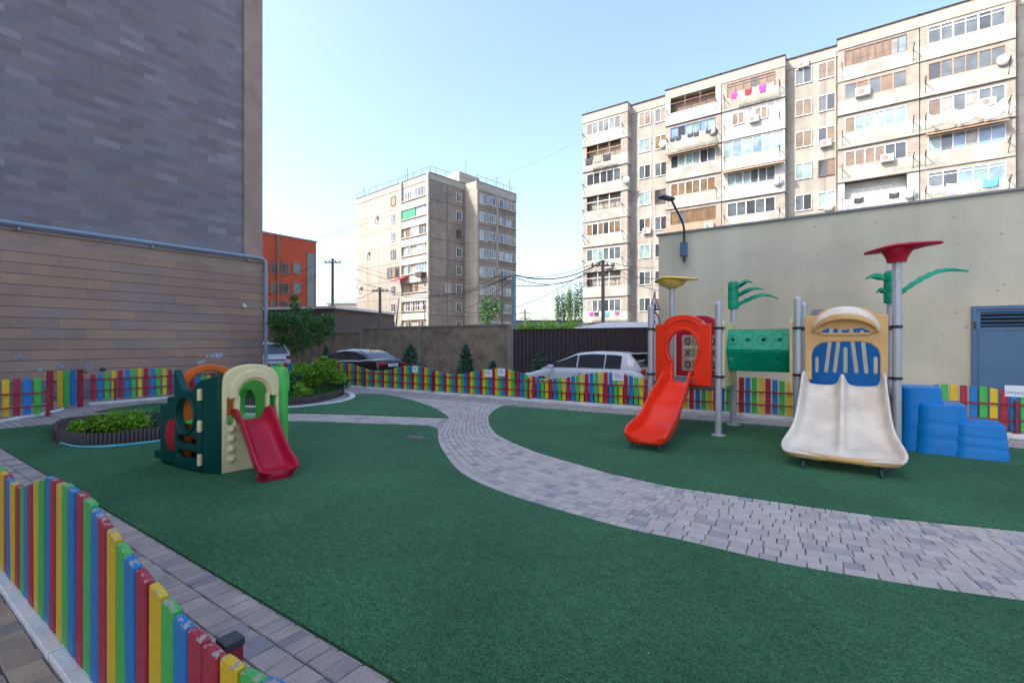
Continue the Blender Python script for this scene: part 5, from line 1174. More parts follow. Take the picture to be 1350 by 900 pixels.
# ================================================================ cars
def car(name, label, loc, rz, L, top, cab, hw, paint_m, roof_w, belt, pillars, plate_t=None, kind='sedan'):
    root = thing(name, label, 'car', loc, rz, None)
    rows = []
    x_r, x_f = -L / 2, L / 2
    def lerp(tab, x):
        for i in range(len(tab) - 1):
            if tab[i][0] <= x <= tab[i + 1][0]:
                f = (x - tab[i][0]) / (tab[i + 1][0] - tab[i][0]); f_ = f * f * (3 - 2 * f) * .4 + f * .6; return tab[i][1] + (tab[i + 1][1] - tab[i][1]) * f_
        return tab[-1][1] if x > tab[-1][0] else tab[0][1]
    xs = [x_r, x_r + .015, x_r + .06, x_r + .15, x_r + .3] + [x_r + .3 + (L - .6) * i / 26 for i in range(1, 26)] + [x_f - .3, x_f - .15, x_f - .06, x_f - .015, x_f]
    for x in xs:
        e = min(x - x_r, x_f - x); w = hw * (1 - .13 * max(0, 1 - e / .55) ** 2.4) - .008; zt = lerp(top, x); z0 = .22 + .10 * max(0, 1 - e / .25)
        zm = z0 + (zt - z0) * .5
        s = [(w * .86, z0), (w * .97, z0 + .08), (w, zm - .08), (w * 1.0, zm + .02), (w * .985, zt - .16), (w * .965, zt - .08), (w * .91, zt - .02), (w * .72, zt + .008), (w * .36, zt + .025), (0, zt + .03)]
        rows.append([(x, y, z) for y, z in s] + [(x, -y, z) for y, z in reversed(s[:-1])])
    b = MB(); b.grid(rows, True, True); body = b.build('body', paint_m, root, smooth=True, angle=50, recalc=True)
    # wheel arches + wheels
    for wx in (x_r + .95 * L / 4.6, x_f - .9 * L / 4.6):
        for sy in (-1, 1):
            b = MB(); M = Matrix.Translation((wx, sy * (hw - .12), .32)) @ Matrix.Rotation(pi / 2, 4, 'X')
            b.lathe([(.20, -.10), (.30, -.105), (.325, -.08), (.325, .08), (.30, .105), (.20, .10)], n=28); w_ = b.build('wheel', c_tyre, root, smooth=True); w_.data.transform(M)
            b = MB(); b.lathe([(.205, -.085), (.21, .0), (.205, .085), (.17, .08), (.04, .095), (.0, .095)], n=20); r_ = b.build('rim', c_rim, w_, smooth=True); r_.data.transform(M)
            b = MB(); b.lathe([(.345, -.115), (.37, -.115), (.37, .118), (.345, .118)], n=28); r_ = b.build('wheel_arch', m_black, w_); r_.data.transform(Matrix.Translation((wx, sy * (hw - .125), .34)) @ Matrix.Rotation(pi / 2, 4, 'X'))
    for xs_ in (x_r + .30 * L, x_r + .52 * L, x_r + .74 * L):
        for sy in (-1, 1):
            q = MB(); q.box(xs_ - .005, xs_ + .005, sy * (hw - .012), sy * (hw + .0015), .42, lerp(top, xs_) - .18); q.build('door_gap', m_dark, body)
    for sy in (-1, 1):
        q = MB(); q.box(x_r + .25 * L, x_r + .76 * L, sy * (hw - .01), sy * (hw + .003), .50, .53); q.build('side_trim', m_black if kind != 'sedan' else c_chrome, body)
    # cabin
    cx = [cab[0][0] + (cab[-1][0] - cab[0][0]) * i / 34 for i in range(35)]
    zr = max(z for _, z in cab); sec = []
    for x in cx:
        z = lerp(cab, x); f = max(0, min(1, (z - belt) / (zr - belt))); yb = hw * .90; yr = yb + (roof_w - yb) * f; zb = min(lerp(top, x) - .03, belt - .02)
        zz = max(z, zb + .02)
        sec.append([(x, yb, zb), (x, yb + (yr - yb) * .9, zb + (zz - zb) * .90), (x, yr - .04, zb + (zz - zb) * .975), (x, yr * .6, zz + .012 * f), (x, 0, zz + .022 * f), (x, -yr * .6, zz + .012 * f), (x, -yr + .04, zb + (zz - zb) * .975), (x, -(yb + (yr - yb) * .9), zb + (zz - zb) * .90), (x, -yb, zb)])
    b = MB(); b.grid(sec); b.build('roof', paint_m, root, smooth=True, angle=50, recalc=True)
    # side glazing, slightly proud of the cabin skin
    def sidepoly(xa, xb, sy):
        ps = []
        N_ = 10
        for i in range(N_ + 1):
            x = xa + (xb - xa) * i / N_; z = lerp(cab, x); f = max(0, min(1, (z - belt) / (zr - belt))); yb = hw * .90; yr = yb + (roof_w - yb) * f; zb = min(lerp(top, x) - .03, belt - .02)
            g0, g1 = .10, .86; y0 = yb + (yr - yb) * .9 * g0 / .9 + .006; y1 = yb + (yr - yb) * .9 * g1 / .9 + .008
            z0 = max(belt + .025, zb + .03); z1 = zb + (z - zb) * g1
            if z1 < z0 + .01: z1 = z0 + .01
            ps.append(((x, sy * y0, z0), (x, sy * y1, z1)))
        return ps
    for sy in (-1, 1):
        for xa, xb in pillars:
            P = sidepoly(xa, xb, sy); b = MB(); b.grid([[p[0], p[1]] for p in P]); o = b.build('side_window', c_glass, root, smooth=True, angle=180)
            b = MB(); b.tube([p[0] for p in P], .010, 5); b.tube([p[1] for p in P], .008, 5); b.build('window_trim', c_chrome if kind == 'sedan' else m_black, o)
    # front and rear screens
    def screen(xa, xb, nmx):
        n_ = 8; rws = []
        for i in range(n_ + 1):
            x = xa + (xb - xa) * i / n_; z = lerp(cab, x); f = max(0, min(1, (z - belt) / (zr - belt))); yr = hw * .90 + (roof_w - hw * .90) * f
            rws.append([(x, yr * s * .90, z + (.020 - .012 * abs(s)) * 1 + .012) for s in (-1, -.75, -.4, 0, .4, .75, 1)])
        b = MB(); b.grid(rws); return b.build(nmx, c_glass, root, smooth=True, angle=180, recalc=True)
    return root, lerp, screen
# black sedan, parked with its tail towards us
L = 5.0
top = [(-2.5, .80), (-2.47, .98), (-2.35, 1.06), (-1.9, 1.09), (-1.2, 1.04), (1.1, .99), (1.5, .96), (2.2, .82), (2.42, .72), (2.5, .55)]
cab = [(-1.95, 1.07), (-1.35, 1.34), (-.85, 1.455), (-.2, 1.475), (.35, 1.43), (.85, 1.25), (1.45, .98)]
cx_, cy_ = -18.15, 13.7
rt, lp, scn = car('parked_car', 'black sedan parked with its tail lights above the rainbow fence', (cx_, cy_, -.12), pi, L, top, cab, .92, c_black, .60, 1.0, [(-1.25, -.55), (-.50, .28), (.33, 1.12)])
scn(-1.88, -1.0, 'rear_window'); scn(.62, 1.40, 'windscreen')
for sy in (-1, 1):
    MB().obox((-2.46, sy * .60, .88), (.08, .36, .13)).build('tail_lamp', c_tail, rt, bevel=.03)
    MB().obox((2.38, sy * .68, .66), (.14, .34, .15)).build('headlight', c_lamp, rt, bevel=.03)
    o = MB().obox((.95, sy * 1.0, 1.03), (.14, .20, .12)).build('mirror', c_black, rt, bevel=.03)
MB().obox((-2.49, 0, .98), (.03, 1.0, .035)).build('chrome_strip', c_chrome, rt, bevel=.006); MB().obox((-2.50, 0, .84), (.02, .52, .12)).build('number_plate', m_paper, rt)
text('plate_lettering', '34 LO 085', .09, m_ink, rt, frameM((-2.513, 0, .84), (0, -1, 0), (0, 0, 1)), .002)
b = MB(); b.add([(-1.0, -.01, 1.47), (-1.0, .01, 1.47), (-1.15, 0, 1.47), (-1.12, 0, 1.55)], [(0, 1, 2), (0, 3, 1), (1, 3, 2), (2, 3, 0)]); b.build('antenna', c_black, rt)
# silver hatchback
L = 4.15
top = [(-2.08, .80), (-2.06, .95), (-1.95, 1.0), (-1.4, 1.0), (.8, .985), (1.15, .965), (1.7, .83), (1.98, .70), (2.07, .5)]
cab = [(-2.0, 1.0), (-1.82, 1.25), (-1.60, 1.43), (-1.1, 1.485), (-.45, 1.50), (.10, 1.46), (.65, 1.24), (1.32, .965)]
rt, lp, scn = car('parked_car', 'silver hatchback parked between the rainbow fence and the brown sheet fence', (-6.9, 14.2, -.12), pi, L, top, cab, .885, c_silver, .60, 1.0, [(-1.38, -.88), (-.84, .02), (.07, .98)], kind='hatch')
scn(-1.96, -1.62, 'rear_window'); scn(.40, 1.25, 'windscreen')
for sy in (-1, 1):
    MB().obox((-2.02, sy * .64, .93), (.12, .24, .20)).build('tail_lamp', c_tail, rt, bevel=.04)
    MB().obox((1.86, sy * .66, .70), (.26, .32, .16)).build('headlight', c_lamp, rt, bevel=.05)
    MB().obox((.86, sy * .98, 1.03), (.13, .20, .12)).build('mirror', c_silver, rt, bevel=.035)
    MB().obox((-.10, sy * .888, .86), (.16, .03, .03)).build('door_handle', c_silver, rt, bevel=.008)
MB().obox((-1.72, 0, 1.46), (.26, 1.08, .03)).build('spoiler', c_silver, rt, bevel=.012)
# white off-roader partly hidden by the stone corner
L = 4.7
top = [(-2.35, .80), (-2.33, 1.05), (-2.2, 1.12), (-1.2, 1.12), (1.0, 1.10), (1.3, 1.08), (2.1, 1.0), (2.3, .85), (2.35, .5)]
cab = [(-2.27, 1.12), (-2.12, 1.45), (-1.92, 1.70), (-1.2, 1.79), (-.2, 1.80), (.4, 1.75), (.85, 1.48), (1.35, 1.10)]
a = PD(352, 470, 23.5)
rt, lp, scn = car('parked_car', 'white off-road car half hidden behind the corner of the dark stone building', (a[0] - 2.0, a[1] + .2, -.12), pi, L, top, cab, .95, c_white, .68, 1.12, [(-1.85, -1.0), (-.95, 0), (.05, .95)], kind='suv')
scn(-2.24, -1.95, 'rear_window'); scn(.5, 1.3, 'windscreen')
for sy in (-1, 1):
    MB().obox((-2.31, sy * .70, 1.02), (.12, .22, .14)).build('tail_lamp', c_tail, rt, bevel=.03); MB().obox((2.24, sy * .7, .86), (.14, .34, .16)).build('headlight', c_lamp, rt, bevel=.03)
MB().obox((-2.34, 0, .62), (.04, 1.6, .10)).build('bumper_strip', m_black, rt, bevel=.01); MB().obox((-2.345, 0, .92), (.03, 1.1, .05)).build('trim', m_black, rt); MB().obox((-2.35, 0, .80), (.02, .52, .12)).build('number_plate', m_paper, rt)

# ================================================================ pipe, poles, cables, signs
PP = thing('gas_pipe', 'blue-grey gas pipe running along the stone wall ledge and down its corner', 'pipe', (0, 0, 0))
pu = LU + .20; zp = ZL + .17; du_, dd_ = onu(350.5, pu)
pts = [(pu, -22, zp), (pu, du_ - .28, zp), (pu, du_ - .12, zp - .02), (pu, du_ - .02, zp - .10), (pu, du_, zp - .28), (pu, du_, -.1)]
b = MB(); b.tube(pts, .06, 12); b.build('pipe', m_pipe, PP, smooth=True, angle=80)
b = MB()
for i in range(10): b.box(LU - .05, pu + .02, -18 + i * 3, -17.95 + i * 3, zp - .16, zp - .09)
b.build('bracket', m_pipe, PP)
def pole(label, x, ytop, d, r, m, arms=0, lean=0, name='utility_pole', zb=-.14):
    a = PD(x, ytop, d); t = thing(name, label, 'pole', (a[0], a[1], zb)); b = MB(); b.tube([(lean, 0, 0), (0, 0, a[2] - zb)], r, 10, rs=[r, r * .75]); b.build('mast', m, t, smooth=True, angle=80)
    for k in range(arms):
        q = MB(); z = a[2] - zb - .3 - .45 * k; q.bar((-.55, -.35, z), (.55, .35, z), .08)
        for s_ in (-.5, -.2, .2, .5): q.lathe([(.04, 0), (.05, .06), (.02, .14)], (s_ * 1.0, s_ * .64, z + .04), 8)
        q.build('crossarm', m_wood, t)
    return a
pA = pole('dark utility pole rising right of the orange brick building', 438.5, 341, 38, .13, m_wood, 1)
pB = pole('dark utility pole in front of the left half of the beige tower', 501, 379, 40, .14, m_wood, 1)
pC = pole('grey utility pole rising behind the pale shed roof', 795, 343, 27, .12, m_wood, 1)
pD = pole('thick blue-grey pole at the end of the rubble wall', 677, 362, 22.2, .12, m_bluepole)
pE = pole('slim wooden pole just left of the thick blue-grey pole', 662, 360, 38, .09, m_wood, 1)
pF = pole('thin leaning pole in front of the beige tower', 526, 393, 45, .08, m_wood, 0, -.9)
pG = pole('small far lamp pole with T shaped head before the beige tower', 560, 401, 46, .06, m_wood, 0); 
tq = thing('cable_pole', 'small far cable pole with crossarms above the green hedge', 'pole', PD(692, 408, 60)[:2] + (0,)); z = PD(692, 408, 60)[2]
MB().bar((0, 0, 0), (0, 0, z), .16).build('mast', m_wood, tq); b = MB(); b.bar((-.9, 0, z - .4), (.9, 0, z - .4), .1); b.bar((-.7, 0, z - 1.1), (.7, 0, z - 1.1), .1); b.build('crossarm', m_wood, tq)
a = PD(560, 402, 46); t = MB().obox((a[0], a[1], a[2] + .02), (.9, .3, .12), R(35)).build('lamp_head', m_black); bpy.data.objects.remove(t)
def cable(p, q, sag, r=.014, label='thin dark overhead cable strung across the street sky', grp='overhead cables between the poles'):
    p = Vector(p); q = Vector(q); pts = []
    for i in range(17):
        t = i / 16; c = p.lerp(q, t); c.z -= sag * 4 * t * (1 - t); pts.append(c)
    b = MB(); b.tube(pts, r, 5); o = b.build('overhead_cable', m_black); tag(o, label, 'cable', grp)
far_l = PD(345, 372, 34); gl_ = 'thin dark overhead cable strung between the poles beyond the yard'
def cb(a, b_, s, r=.016): cable(a, b_, s, r, gl_)
cb(pA, pB, .5); cb((pA[0], pA[1], pA[2] - .6), (pB[0], pB[1], pB[2] - .1), .8); cb(PD(300, 380, 34), pA, .3); cb(PD(300, 398, 30), (pA[0], pA[1], pA[2] - .5), .5)
cb(pB, pE, 1.2, .02); cb((pB[0], pB[1], pB[2] - .1), pD, .9, .02); cb(PD(440, 397, 40), pB, .4, .018); cb(PD(440, 404, 40), pE, 1.6)
cb(pE, pC, .6, .018); cb(pD, pC, .55, .03); cb((pD[0], pD[1], pD[2] - .1), (pC[0], pC[1], pC[2] - .05), .75, .02); cb((pD[0], pD[1], pD[2] - .5), (pC[0], pC[1], pC[2] - .4), .35)
cb(pD, PD(560, 384, 40), .6, .022); cb((pD[0], pD[1], pD[2] - .2), PD(565, 404, 42), .9); cb(PD(600, 409, 40), pC, 1.2, .018)
cb(pC, PD(866, 368, 18), .25, .012); cb((pC[0], pC[1], pC[2] - .1), PD(880, 385, 18), .3, .012); cb(pC, PD(866, 352, 40), .2)
cb(PD(444, 345, 38), PD(700, 382, 60), 1.5); cb(PD(470, 350, 50), PD(766, 350, 45), 1.8); cb(PD(560, 371, 60), PD(785, 371, 45), .6); cb(PD(700, 470 - 12, 70), pC, .4)
cable(PD(345, 334, 24), PD(800, 165, 55), 1.0, .007, 'faint long cable rising across the open sky to the long block', None)
cable(PD(376, 391, 30), PD(417, 364, 34), .02, .03, 'pale slanting cable in front of the orange brick building', None)
# traffic signs behind the left post of the climber
a = PD(862.5, 390, 12.6); TS = thing('road_sign', 'children warning triangle above a round speed limit sign behind the climber', 'road sign', (a[0], a[1], -.12))
rz = R(-38) * 0
b = MB(); b.lathe([(.03, 0), (.03, a[2] + .25)], (0, .03, 0), 12); b.build('sign_post', k_post, TS, smooth=True)
zc = zat(402, 12.6) + .12; zr_ = zat(424, 12.6) + .12
Ms = lambda z, y=0: frameM((0, y, z), (cos(R(-38)), sin(R(-38)), 0), (0, 0, 1))
def tri(s): return [(s * cos(R(90 + 120 * i)), s * sin(R(90 + 120 * i)) * 1.0) for i in range(3)]
tr_ = plate('triangle_plate', tri(.30), [], .012, .002, m_rail, TS, Ms(zc), False); plate('triangle_face', tri(.22), [], .006, .001, m_paper, tr_, Ms(zc, -.012), False)
q = MB()
for fx in (-.05, .06):
    P = Ms(zc - .03, -.022)
    for s0, s1 in (((fx, .05), (fx + .01, -.03)), ((fx + .01, -.03), (fx - .05, -.11)), ((fx + .01, -.03), (fx + .06, -.10)), ((fx, .03), (fx - .05, -.01)), ((fx, .03), (fx + .05, .0)), ((fx, .06), (fx, .09))):
        q.bar(P @ Vector((s0[0], s0[1], 0)), P @ Vector((s1[0], s1[1], 0)), .022)
q.build('children_symbol', m_ink, tr_)
rd = plate('round_plate', circ(0, 0, .25, 32), [], .012, .002, m_rail, TS, Ms(zr_), False); plate('round_face', circ(0, 0, .20, 32), [], .006, .001, m_paper, rd, Ms(zr_, -.012), False)
text('speed_number', '5', .34, m_ink, rd, Ms(zr_, -.018))

# ================================================================ plants
def foliage(mb, blobs, sz, asp=.6, shell=.5):
    for (cx, cy, cz), (rx, ry, rz_), n in blobs:
        for _ in range(n):
            d = Vector((random.gauss(0, 1), random.gauss(0, 1), random.gauss(0, 1))).normalized(); r = (rnd() ** .45) * (1 + .12 * sin(7 * d.x + 3 * d.z) + .1 * sin(9 * d.y + 1))
            mb.leaf((cx + d.x * rx * r, cy + d.y * ry * r, cz + d.z * rz_ * r), sz * ru(.6, 1.25), asp)
# small tree in the corner bed
tp = PD(393, 500, 17.0); TR = thing('tree', 'small dark green tree with slim grey trunk in the corner bed', 'tree', (tp[0], tp[1], 0))
tr = random.Random(5)
b = MB(); zt = 1.45
b.tube([(0, 0, 0), (.02, 0, .6), (-.01, .02, 1.1), (0, 0, zt)], .05, 10, rs=[.065, .055, .05, .045])
limbs = []
for i in range(9):
    a_ = 2 * pi * i / 9 + ru(-.3, .3); l = ru(.7, 1.1); zz = zt - ru(0, .35); up_ = ru(.5, 1.3)
    e_ = (cos(a_) * l, sin(a_) * l, zz + up_); b.tube([(0, 0, zz), (cos(a_) * l * .5, sin(a_) * l * .5, zz + up_ * .6), e_], .02, 6, rs=[.028, .016, .006]); limbs.append(e_)
b.tube([(0, 0, zt), (-.1, 0, 2.4), (-.12, 0, 3.1)], .02, 6, rs=[.035, .02, .006]); b.build('trunk', m_bark, TR, smooth=True, angle=80)
c = MB(); c.use_t = True; bl = [(( e_[0] * .85, e_[1] * .85, e_[2] * .97), (.38, .38, .30), 420) for e_ in limbs]
rt_ = lambda X: (C35 * X, S35 * X)
for X, z, r, n in [(0, 1.75, .48, 700), (-.62, 2.25, .36, 420), (-.85, 2.55, .28, 300), (.62, 2.3, .36, 420), (1.02, 2.5, .28, 260), (.95, 2.15, .22, 150), (0, 2.4, .55, 800), (-.1, 2.95, .22, 170), (-.16, 3.2, .17, 130), (.35, 2.75, .22, 160), (-.05, 1.35, .25, 150), (1.2, 2.35, .16, 70), (-.4, 1.7, .28, 180), (.4, 1.65, .25, 170)]:
    q = rt_(X); bl.append(((q[0], q[1], z), (r, r * .9, r * .8), n))
foliage(c, bl, .085, .65); c.build('crown', m_leaf, TR)
# corner bed with lawn and shrubs
bedpx = [(300, 536), (340, 535), (380, 534), (415, 530.5), (440, 525), (452, 519.5), (449, 514)]
bw = [Vector(G(*q)) for q in bedpx] + [Vector((-15.2, 10.6)), Vector((-16.5, 10.6)), Vector((-16.5, 7.3)), Vector((-15.6, 6.6))]
bw = [Vector((p.x, p.y)) for p in cat([Vector((p.x, p.y, 0)) for p in bw], 4, True)]
BD = thing('planter', 'raised corner planting bed with dark palisade edging and lawn top', 'planting bed', (0, 0, 0))
b = MB(); b.prism([(p.x, p.y) for p in bw], -.02, .16); b.build('soil', m_soil, BD)
def palisade(pts, h, r, root, closed=True):
    b = MB(); P = [Vector((p[0], p[1])) for p in pts]; n = len(P); acc = 0
    for i in range(n if closed else n - 1):
        a_, c_ = P[i], P[(i + 1) % n]; l = (c_ - a_).length; t = -acc
        t = acc
        while t < l:
            q = a_.lerp(c_, t / l); b.lathe([(r, -.02), (r, h - .015), (r * .6, h)], (q.x, q.y, 0), 8); t += 2 * r * .96
        acc = t - l
    return b.build('palisade_edging', m_edge, root, smooth=True, angle=50)
palisade(bw, .20, .035, BD)
lawn = MB(); lawn.use_t = True
minx = min(p.x for p in bw); maxx = max(p.x for p in bw); miny = min(p.y for p in bw); maxy = max(p.y for p in bw)
def inside(x, y, P):
    r = False; j = len(P) - 1
    for i in range(len(P)):
        if (P[i].y > y) != (P[j].y > y) and x < (P[j].x - P[i].x) * (y - P[i].y) / (P[j].y - P[i].y) + P[i].x: r = not r
        j = i
    return r
cnt = 0
while cnt < 9000:
    x, y = ru(minx, maxx), ru(miny, maxy)
    if not inside(x, y, bw): continue
    cnt += 1; a_ = ru(0, 2 * pi); h = ru(.05, .13); w_ = .012; lx, ly = ru(-.04, .04), ru(-.04, .04); lawn.ct = rnd()
    lawn.add([(x - w_ * cos(a_), y - w_ * sin(a_), .155), (x + w_ * cos(a_), y + w_ * sin(a_), .155), (x + lx, y + ly, .155 + h)], [(0, 1, 2)])
o = lawn.build('lawn', m_grass, BD); o['kind'] = 'stuff'
def bush(name, label, c, blobs, m, sz, asp=.6, cat_='shrub', group=None, stems=5):
    t = thing(name, label, cat_, c, 0, group); b = MB()
    for i in range(stems):
        q = blobs[i % len(blobs)][0]; b.tube([(q[0] * .2, q[1] * .2, 0), (q[0] * .6, q[1] * .6, q[2] * .6), (q[0], q[1], q[2])], .01, 5, rs=[.015, .010, .005])
    b.build('stem', m_bark, t); f = MB(); f.use_t = True; foliage(f, blobs, sz, asp); f.build('foliage', m, t); return t
def P2(x, y, z=.15): p = G(x, y, z); return (p[0], p[1], z)
c = P2(415, 515); rr = lambda X, Z, r, n, dy=0, s=.8: ((C35 * X - S35 * dy, S35 * X + C35 * dy, Z), (r, r, r * s), n)
bush('shrub', 'bright yellow-green bush in the corner bed below the small tree', c, [rr(0, .48, .42, 1100), rr(-.45, .46, .38, 800), rr(.4, .56, .38, 800), rr(.75, .42, .28, 420), rr(-.85, .38, .34, 560), rr(.15, .82, .26, 320), rr(.55, .86, .2, 220), rr(-.4, .74, .22, 260), rr(.28, 1.02, .12, 80)], m_leafb, .085)
c = P2(383, 519); bush('shrub', 'mid green bush with a few yellow flowers next to the lime playhouse corner', c, [rr(0, .35, .36, 600), rr(-.5, .38, .36, 600), rr(-1.1, .35, .34, 500), rr(.2, .5, .22, 200), rr(-.7, .62, .22, 200)], m_leaf, .09)
c = P2(443, 514); bush('shrub', 'dark low shrub at the right tip of the corner bed', c, [rr(0, .25, .28, 420), rr(.25, .18, .22, 260), rr(-.3, .25, .22, 260)], m_leafd, .07)
c = P2(396, 524); bush('shrub', 'tuft of slender pale green leaves in front of the corner bushes', c, [rr(0, .2, .22, 260, s=1.2), rr(.2, .15, .15, 120)], m_leafb, .13, .22)
# conifers in front of the rubble wall
def conifer(label, x, yb, d, h, r, grp='young conifers in front of the street walls', m=None):
    p = PD(x, yb, d); t = thing('conifer', label, 'conifer', (p[0], p[1], -.12), 0, grp); MB().tube([(0, 0, 0), (0, 0, h * .9)], .03, 6, rs=[.035, .01]).build('trunk', m_bark, t)
    f = MB(); f.use_t = True
    for _ in range(int(2000 * h)):
        z = rnd() ** 1.2; rad = r * 1.15 * (1 - z) ** .62 * (.7 + .3 * sin(z * 22 + 1) ** 2) * rnd() ** .4; rad *= ru(.7, 1.25); a_ = ru(0, 2 * pi); f.leaf((rad * cos(a_), rad * sin(a_), .12 + h * z), .13, .34)
    f.build('crown', m or m_leafd, t)
conifer('narrow dark conifer just left of the black sedan', 430, 485, 23.6, 1.45, .34)
conifer('broad dark conifer right of the black sedan tail', 541, 488, 21.2, 1.55, .62)
conifer('dark conifer at the right end of the rubble wall', 614, 490, 19.6, 1.55, .48)
conifer('tiny conifer top just above the fence beside the pale notice', 650, 490, 18.6, .95, .3)
conifer('round blue-green conifer against the brown sheet fence left of the hatchback', 713, 490, 18.2, 1.35, .62)
# palisade planter in the left of the turf
pl = [(77, 584), (73, 576), (80, 567), (105, 562), (150, 558), (205, 556), (250, 560), (262, 570), (240, 577), (200, 581), (150, 586), (110, 588)]
pw = [(p.x, p.y) for p in cat([Vector((*G(q[0], q[1]), 0)) for q in pl], 5, True)]
PB = thing('planter', 'low oval flower bed edged with dark palisade on the left turf', 'planter', (0, 0, .0))
b = MB(); b.prism(pw, .0, .12); b.build('soil', m_soil, PB); palisade(pw, .21, .030, PB)
hose = cat([Vector((*G(q[0] , q[1]), .035)) for q in [(80, 586.5), (100, 591), (130, 591.5), (160, 589.5), (200, 585), (213, 583)]], 5)
t = MB(); t.tube(hose, .018, 8); tag(t.build('garden_hose', m_hose, smooth=True, angle=80), 'light blue hose lying on the turf along the foot of the oval flower bed', 'hose')
for x, y, s, lab in [(103, 573, .75, 'small lime green leafy plant at the left end of the oval flower bed'), (125, 571, .95, 'lime green leafy plant second from the left in the oval flower bed'), (146, 569, 1., 'lime green leafy plant in the middle back of the oval flower bed'), (157, 571, 1.2, 'largest lime green leafy plant in the oval flower bed'), (180, 569, 1.15, 'lime green leafy plant at the right of the oval flower bed')]:
    c = P2(x, y, .12); bush('bedding_plant', lab, c, [((0, 0, .14 * s), (.20 * s, .20 * s, .15 * s), 260), ((.14 * s, .03, .15 * s), (.15 * s, .15 * s, .14 * s), 150), ((-.13 * s, .02, .13 * s), (.15 * s, .15 * s, .12 * s), 150), ((0, 0, .27 * s), (.14 * s, .14 * s, .08 * s), 110)], m_leafb, .058, .7, 'plant', 'leafy plants in the oval flower bed', 3)
c = P2(203, 566, .12); bush('bedding_plant', 'tall thin dark plant in the oval flower bed beside the playhouse', c, [((0, 0, .25), (.09, .09, .2), 70), ((.1, .0, .12), (.1, .1, .1), 50)], m_leaf, .07, .6, 'plant', None, 3)
# far greenery
def fartree(name, label, x, y, d, blobs, m, sz, cat_='tree', tk=.2):
    p = PD(x, y, d); t = thing(name, label, cat_, (p[0], p[1], -.14)); MB().tube([(0, 0, 0), (0, 0, p[2])], tk, 8, rs=[tk, tk * .3]).build('trunk', m_bark, t)
    f = MB(); f.use_t = True; foliage(f, [((C35 * X, S35 * X, Z), r, n) for X, Z, r, n in blobs], sz); f.build('crown', m, t)
fartree('poplar_tree', 'pale green poplar row behind the shed left of the long block, left tree', 744, 402, 75, [(X, 1.7 + 5.2 + ru(-.5, .5), (.55, .55, 3.2), 650) for X in (-1.0, -.2, .7)], m_leafp, .28)
fartree('poplar_tree', 'pale green poplar close against the left edge of the long block', 758, 402, 72, [(X, 1.7 + 5.6 + ru(-.5, .5), (.55, .55, 3.4), 650) for X in (-.7, .2, .9)], m_leafp, .28)
for i, (x, w_, y, lab) in enumerate([(697, 1.9, 432, 'bright green tree top right of the thick blue-grey pole'), (722, 1.6, 433, 'bright green tree top left of the pale shed roof'), (755, 2.0, 425, 'bright green tree in front of the pale poplars'), (846, .9, 430, 'bright green bush between the shed roof and the grey climber post')]):
    fartree('leafy_tree', lab, x, y, 34, [(0, 2.6, (w_ * .55, .9, .75), 900), (w_ * .4, 2.4, (w_ * .4, .7, .6), 500), (-w_ * .4, 2.4, (w_ * .4, .7, .6), 500)] if x != 846 else [(0, 2.0, (.5, .5, .7), 500)], m_leafb, .16, tk=.1)
fartree('leafy_tree', 'small bright green bush above the low rubble wall beside the tower', 462, 433, 40, [(0, 2.4, (.8, .8, .5), 400)], m_leafb, .15, tk=.08)
# climbing plant on the tower side
fartree('climbing_tree', 'tall thin green tree in front of the shaded tower side', 641, 395, 58, [(0, 5.0, (.9, .9, 2.6), 700), (1.2, 6.0, (1.0, .9, 1.4), 350)], m_leaf, .3)
# far low houses left of the tower and right
def house(label, x, y, d, w_, h, m, rm, z0=-.14):
    p = PD(x, y, d); t = thing('house', label, 'house', (p[0], p[1], 0), R(30)); MB().box(-w_ / 2, w_ / 2, 0, 6, z0, p[2]).build('wall', m, t); MB().box(-w_ / 2 - .3, w_ / 2 + .3, -.3, 6.3, p[2], p[2] + .25).build('roof', rm, t)
    win(t, Matrix.Translation((0, -.05, 0)), -w_ * .3, -w_ * .1, p[2] - 1.8, p[2] - .6, 0, PV, [g_dark]); win(t, Matrix.Translation((0, -.05, 0)), w_ * .1, w_ * .3, p[2] - 1.8, p[2] - .6, 0, PV, [g_dark])
m_pinkw = mat('pink_render', (.50, .30, .22), .85, .1)
house('low pinkish house left of the beige tower above the rubble wall', 452, 419, 52, 4.2, 3, m_pinkw, m_silver)
house('pale house with grey roof further left behind the beige tower', 462, 401, 95, 9, 3, m_parapw, m_coping)
house('low white house far behind the green tree tops', 716, 424, 90, 16, 3, m_parapw, m_slab)
# distant bluish hill
b = MB(); vs = []; n = 60
for i in range(n + 1):
    a_ = R(60 + 100 * i / n) ; r = 460; z = 14 + 9 * sin(i * .35) + 5 * sin(i * .9 + 1); vs += [(r * cos(a_), r * sin(a_), -2), (r * cos(a_), r * sin(a_), z), ((r + 60) * cos(a_), (r + 60) * sin(a_), -2)]
b.add(vs, [(3 * i + k, 3 * i + 3 + k, 3 * i + 4 + k, 3 * i + 1 + k) for i in range(n) for k in (0, 1)]); tag(b.build('hills', mat('hill_haze', (.20, .24, .28), .95, .15, .01)), kind='structure')

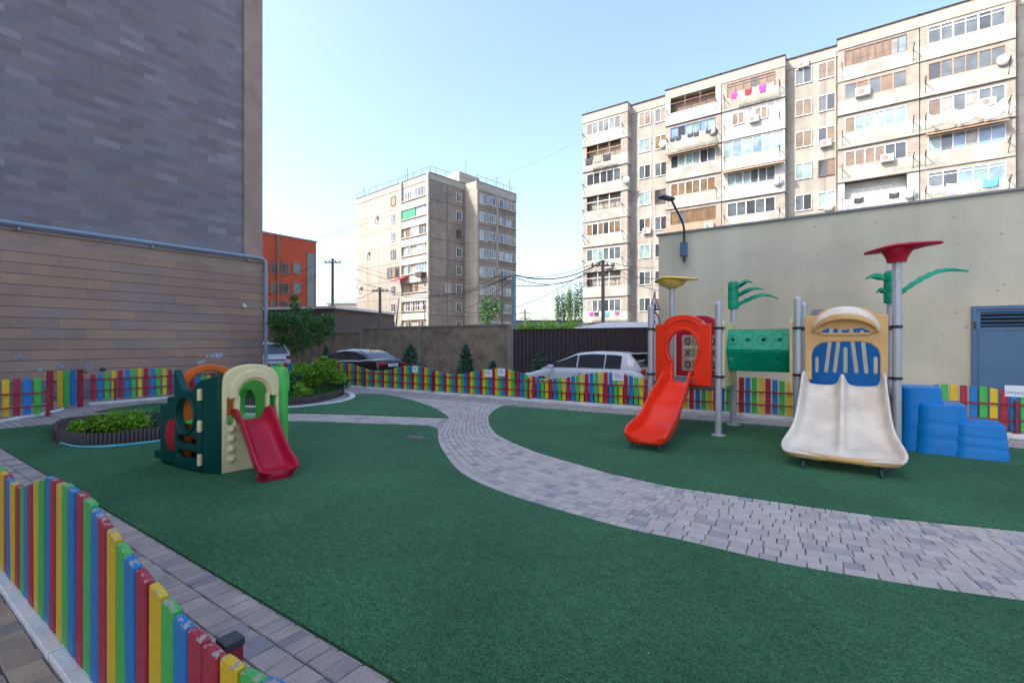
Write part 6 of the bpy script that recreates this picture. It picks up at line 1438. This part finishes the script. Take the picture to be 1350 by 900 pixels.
# wind blown scraps on the turf and paving
lf = MB(); lf.use_t = True
for _ in range(170):
    x, y = ru(-12, 4), ru(.9, 10.5); a_ = ru(0, 6.28); s_ = ru(.006, .016); lf.ct = rnd()
    lf.add([(x + s_ * cos(a_ + q) * k, y + s_ * sin(a_ + q) * k, .024 + ru(0, .006)) for q, k in ((0, 1), (1.6, .5), (3.14, 1), (4.7, .5))], [(0, 1, 2, 3)])
tag(lf.build('fallen_leaves', attrmat('dry_leaf', [(0, (.25, .2, .1)), (.6, (.12, .16, .04)), (1, (.55, .52, .45))], bump=0)), 'tiny dry leaves and scraps scattered over the green turf', 'leaf litter', kind='stuff')
# ================================================================ camera, light
cam = bpy.data.cameras.new('camera'); cam.lens = 17.0; cam.sensor_width = 36; cam.clip_start = .05; cam.clip_end = 3000
co = bpy.data.objects.new('camera', cam); col.objects.link(co); co.location = (0, 0, H); co.rotation_euler = (R(90), 0, R(35)); sc.camera = co
EL = 45; sd = Vector((-.575, -.818, 0)).normalized(); el = R(EL)
sv = Vector((sd.x * cos(el), sd.y * cos(el), sin(el)))
sun = bpy.data.lights.new('sun', 'SUN'); sun.energy = 2.0; sun.angle = R(.53); sun.color = (1, .95, .86)
so = bpy.data.objects.new('sun', sun); col.objects.link(so); so.rotation_euler = sv.to_track_quat('Z', 'Y').to_euler(); so.location = (0, 0, 60)
w = bpy.data.worlds.new('World'); sc.world = w; w.use_nodes = True; N = w.node_tree.nodes; bg = N['Background']
sky = N.new('ShaderNodeTexSky'); sky.sky_type = 'NISHITA'; sky.sun_disc = False; sky.sun_elevation = el; sky.sun_rotation = atan2(sv.x, sv.y); sky.air_density = 1.0; sky.dust_density = 3.2; sky.ozone_density = 1.6; sky.altitude = 0
w.node_tree.links.new(sky.outputs[0], bg.inputs[0]); bg.inputs[1].default_value = .15
sc.render.engine = 'CYCLES'; sc.cycles.max_bounces = 6; sc.cycles.diffuse_bounces = 4
sc.view_settings.view_transform = 'Standard'; sc.view_settings.look = 'None'; sc.view_settings.gamma = 1; sc.view_settings.use_curve_mapping = False
sc.view_settings.exposure = 1.65
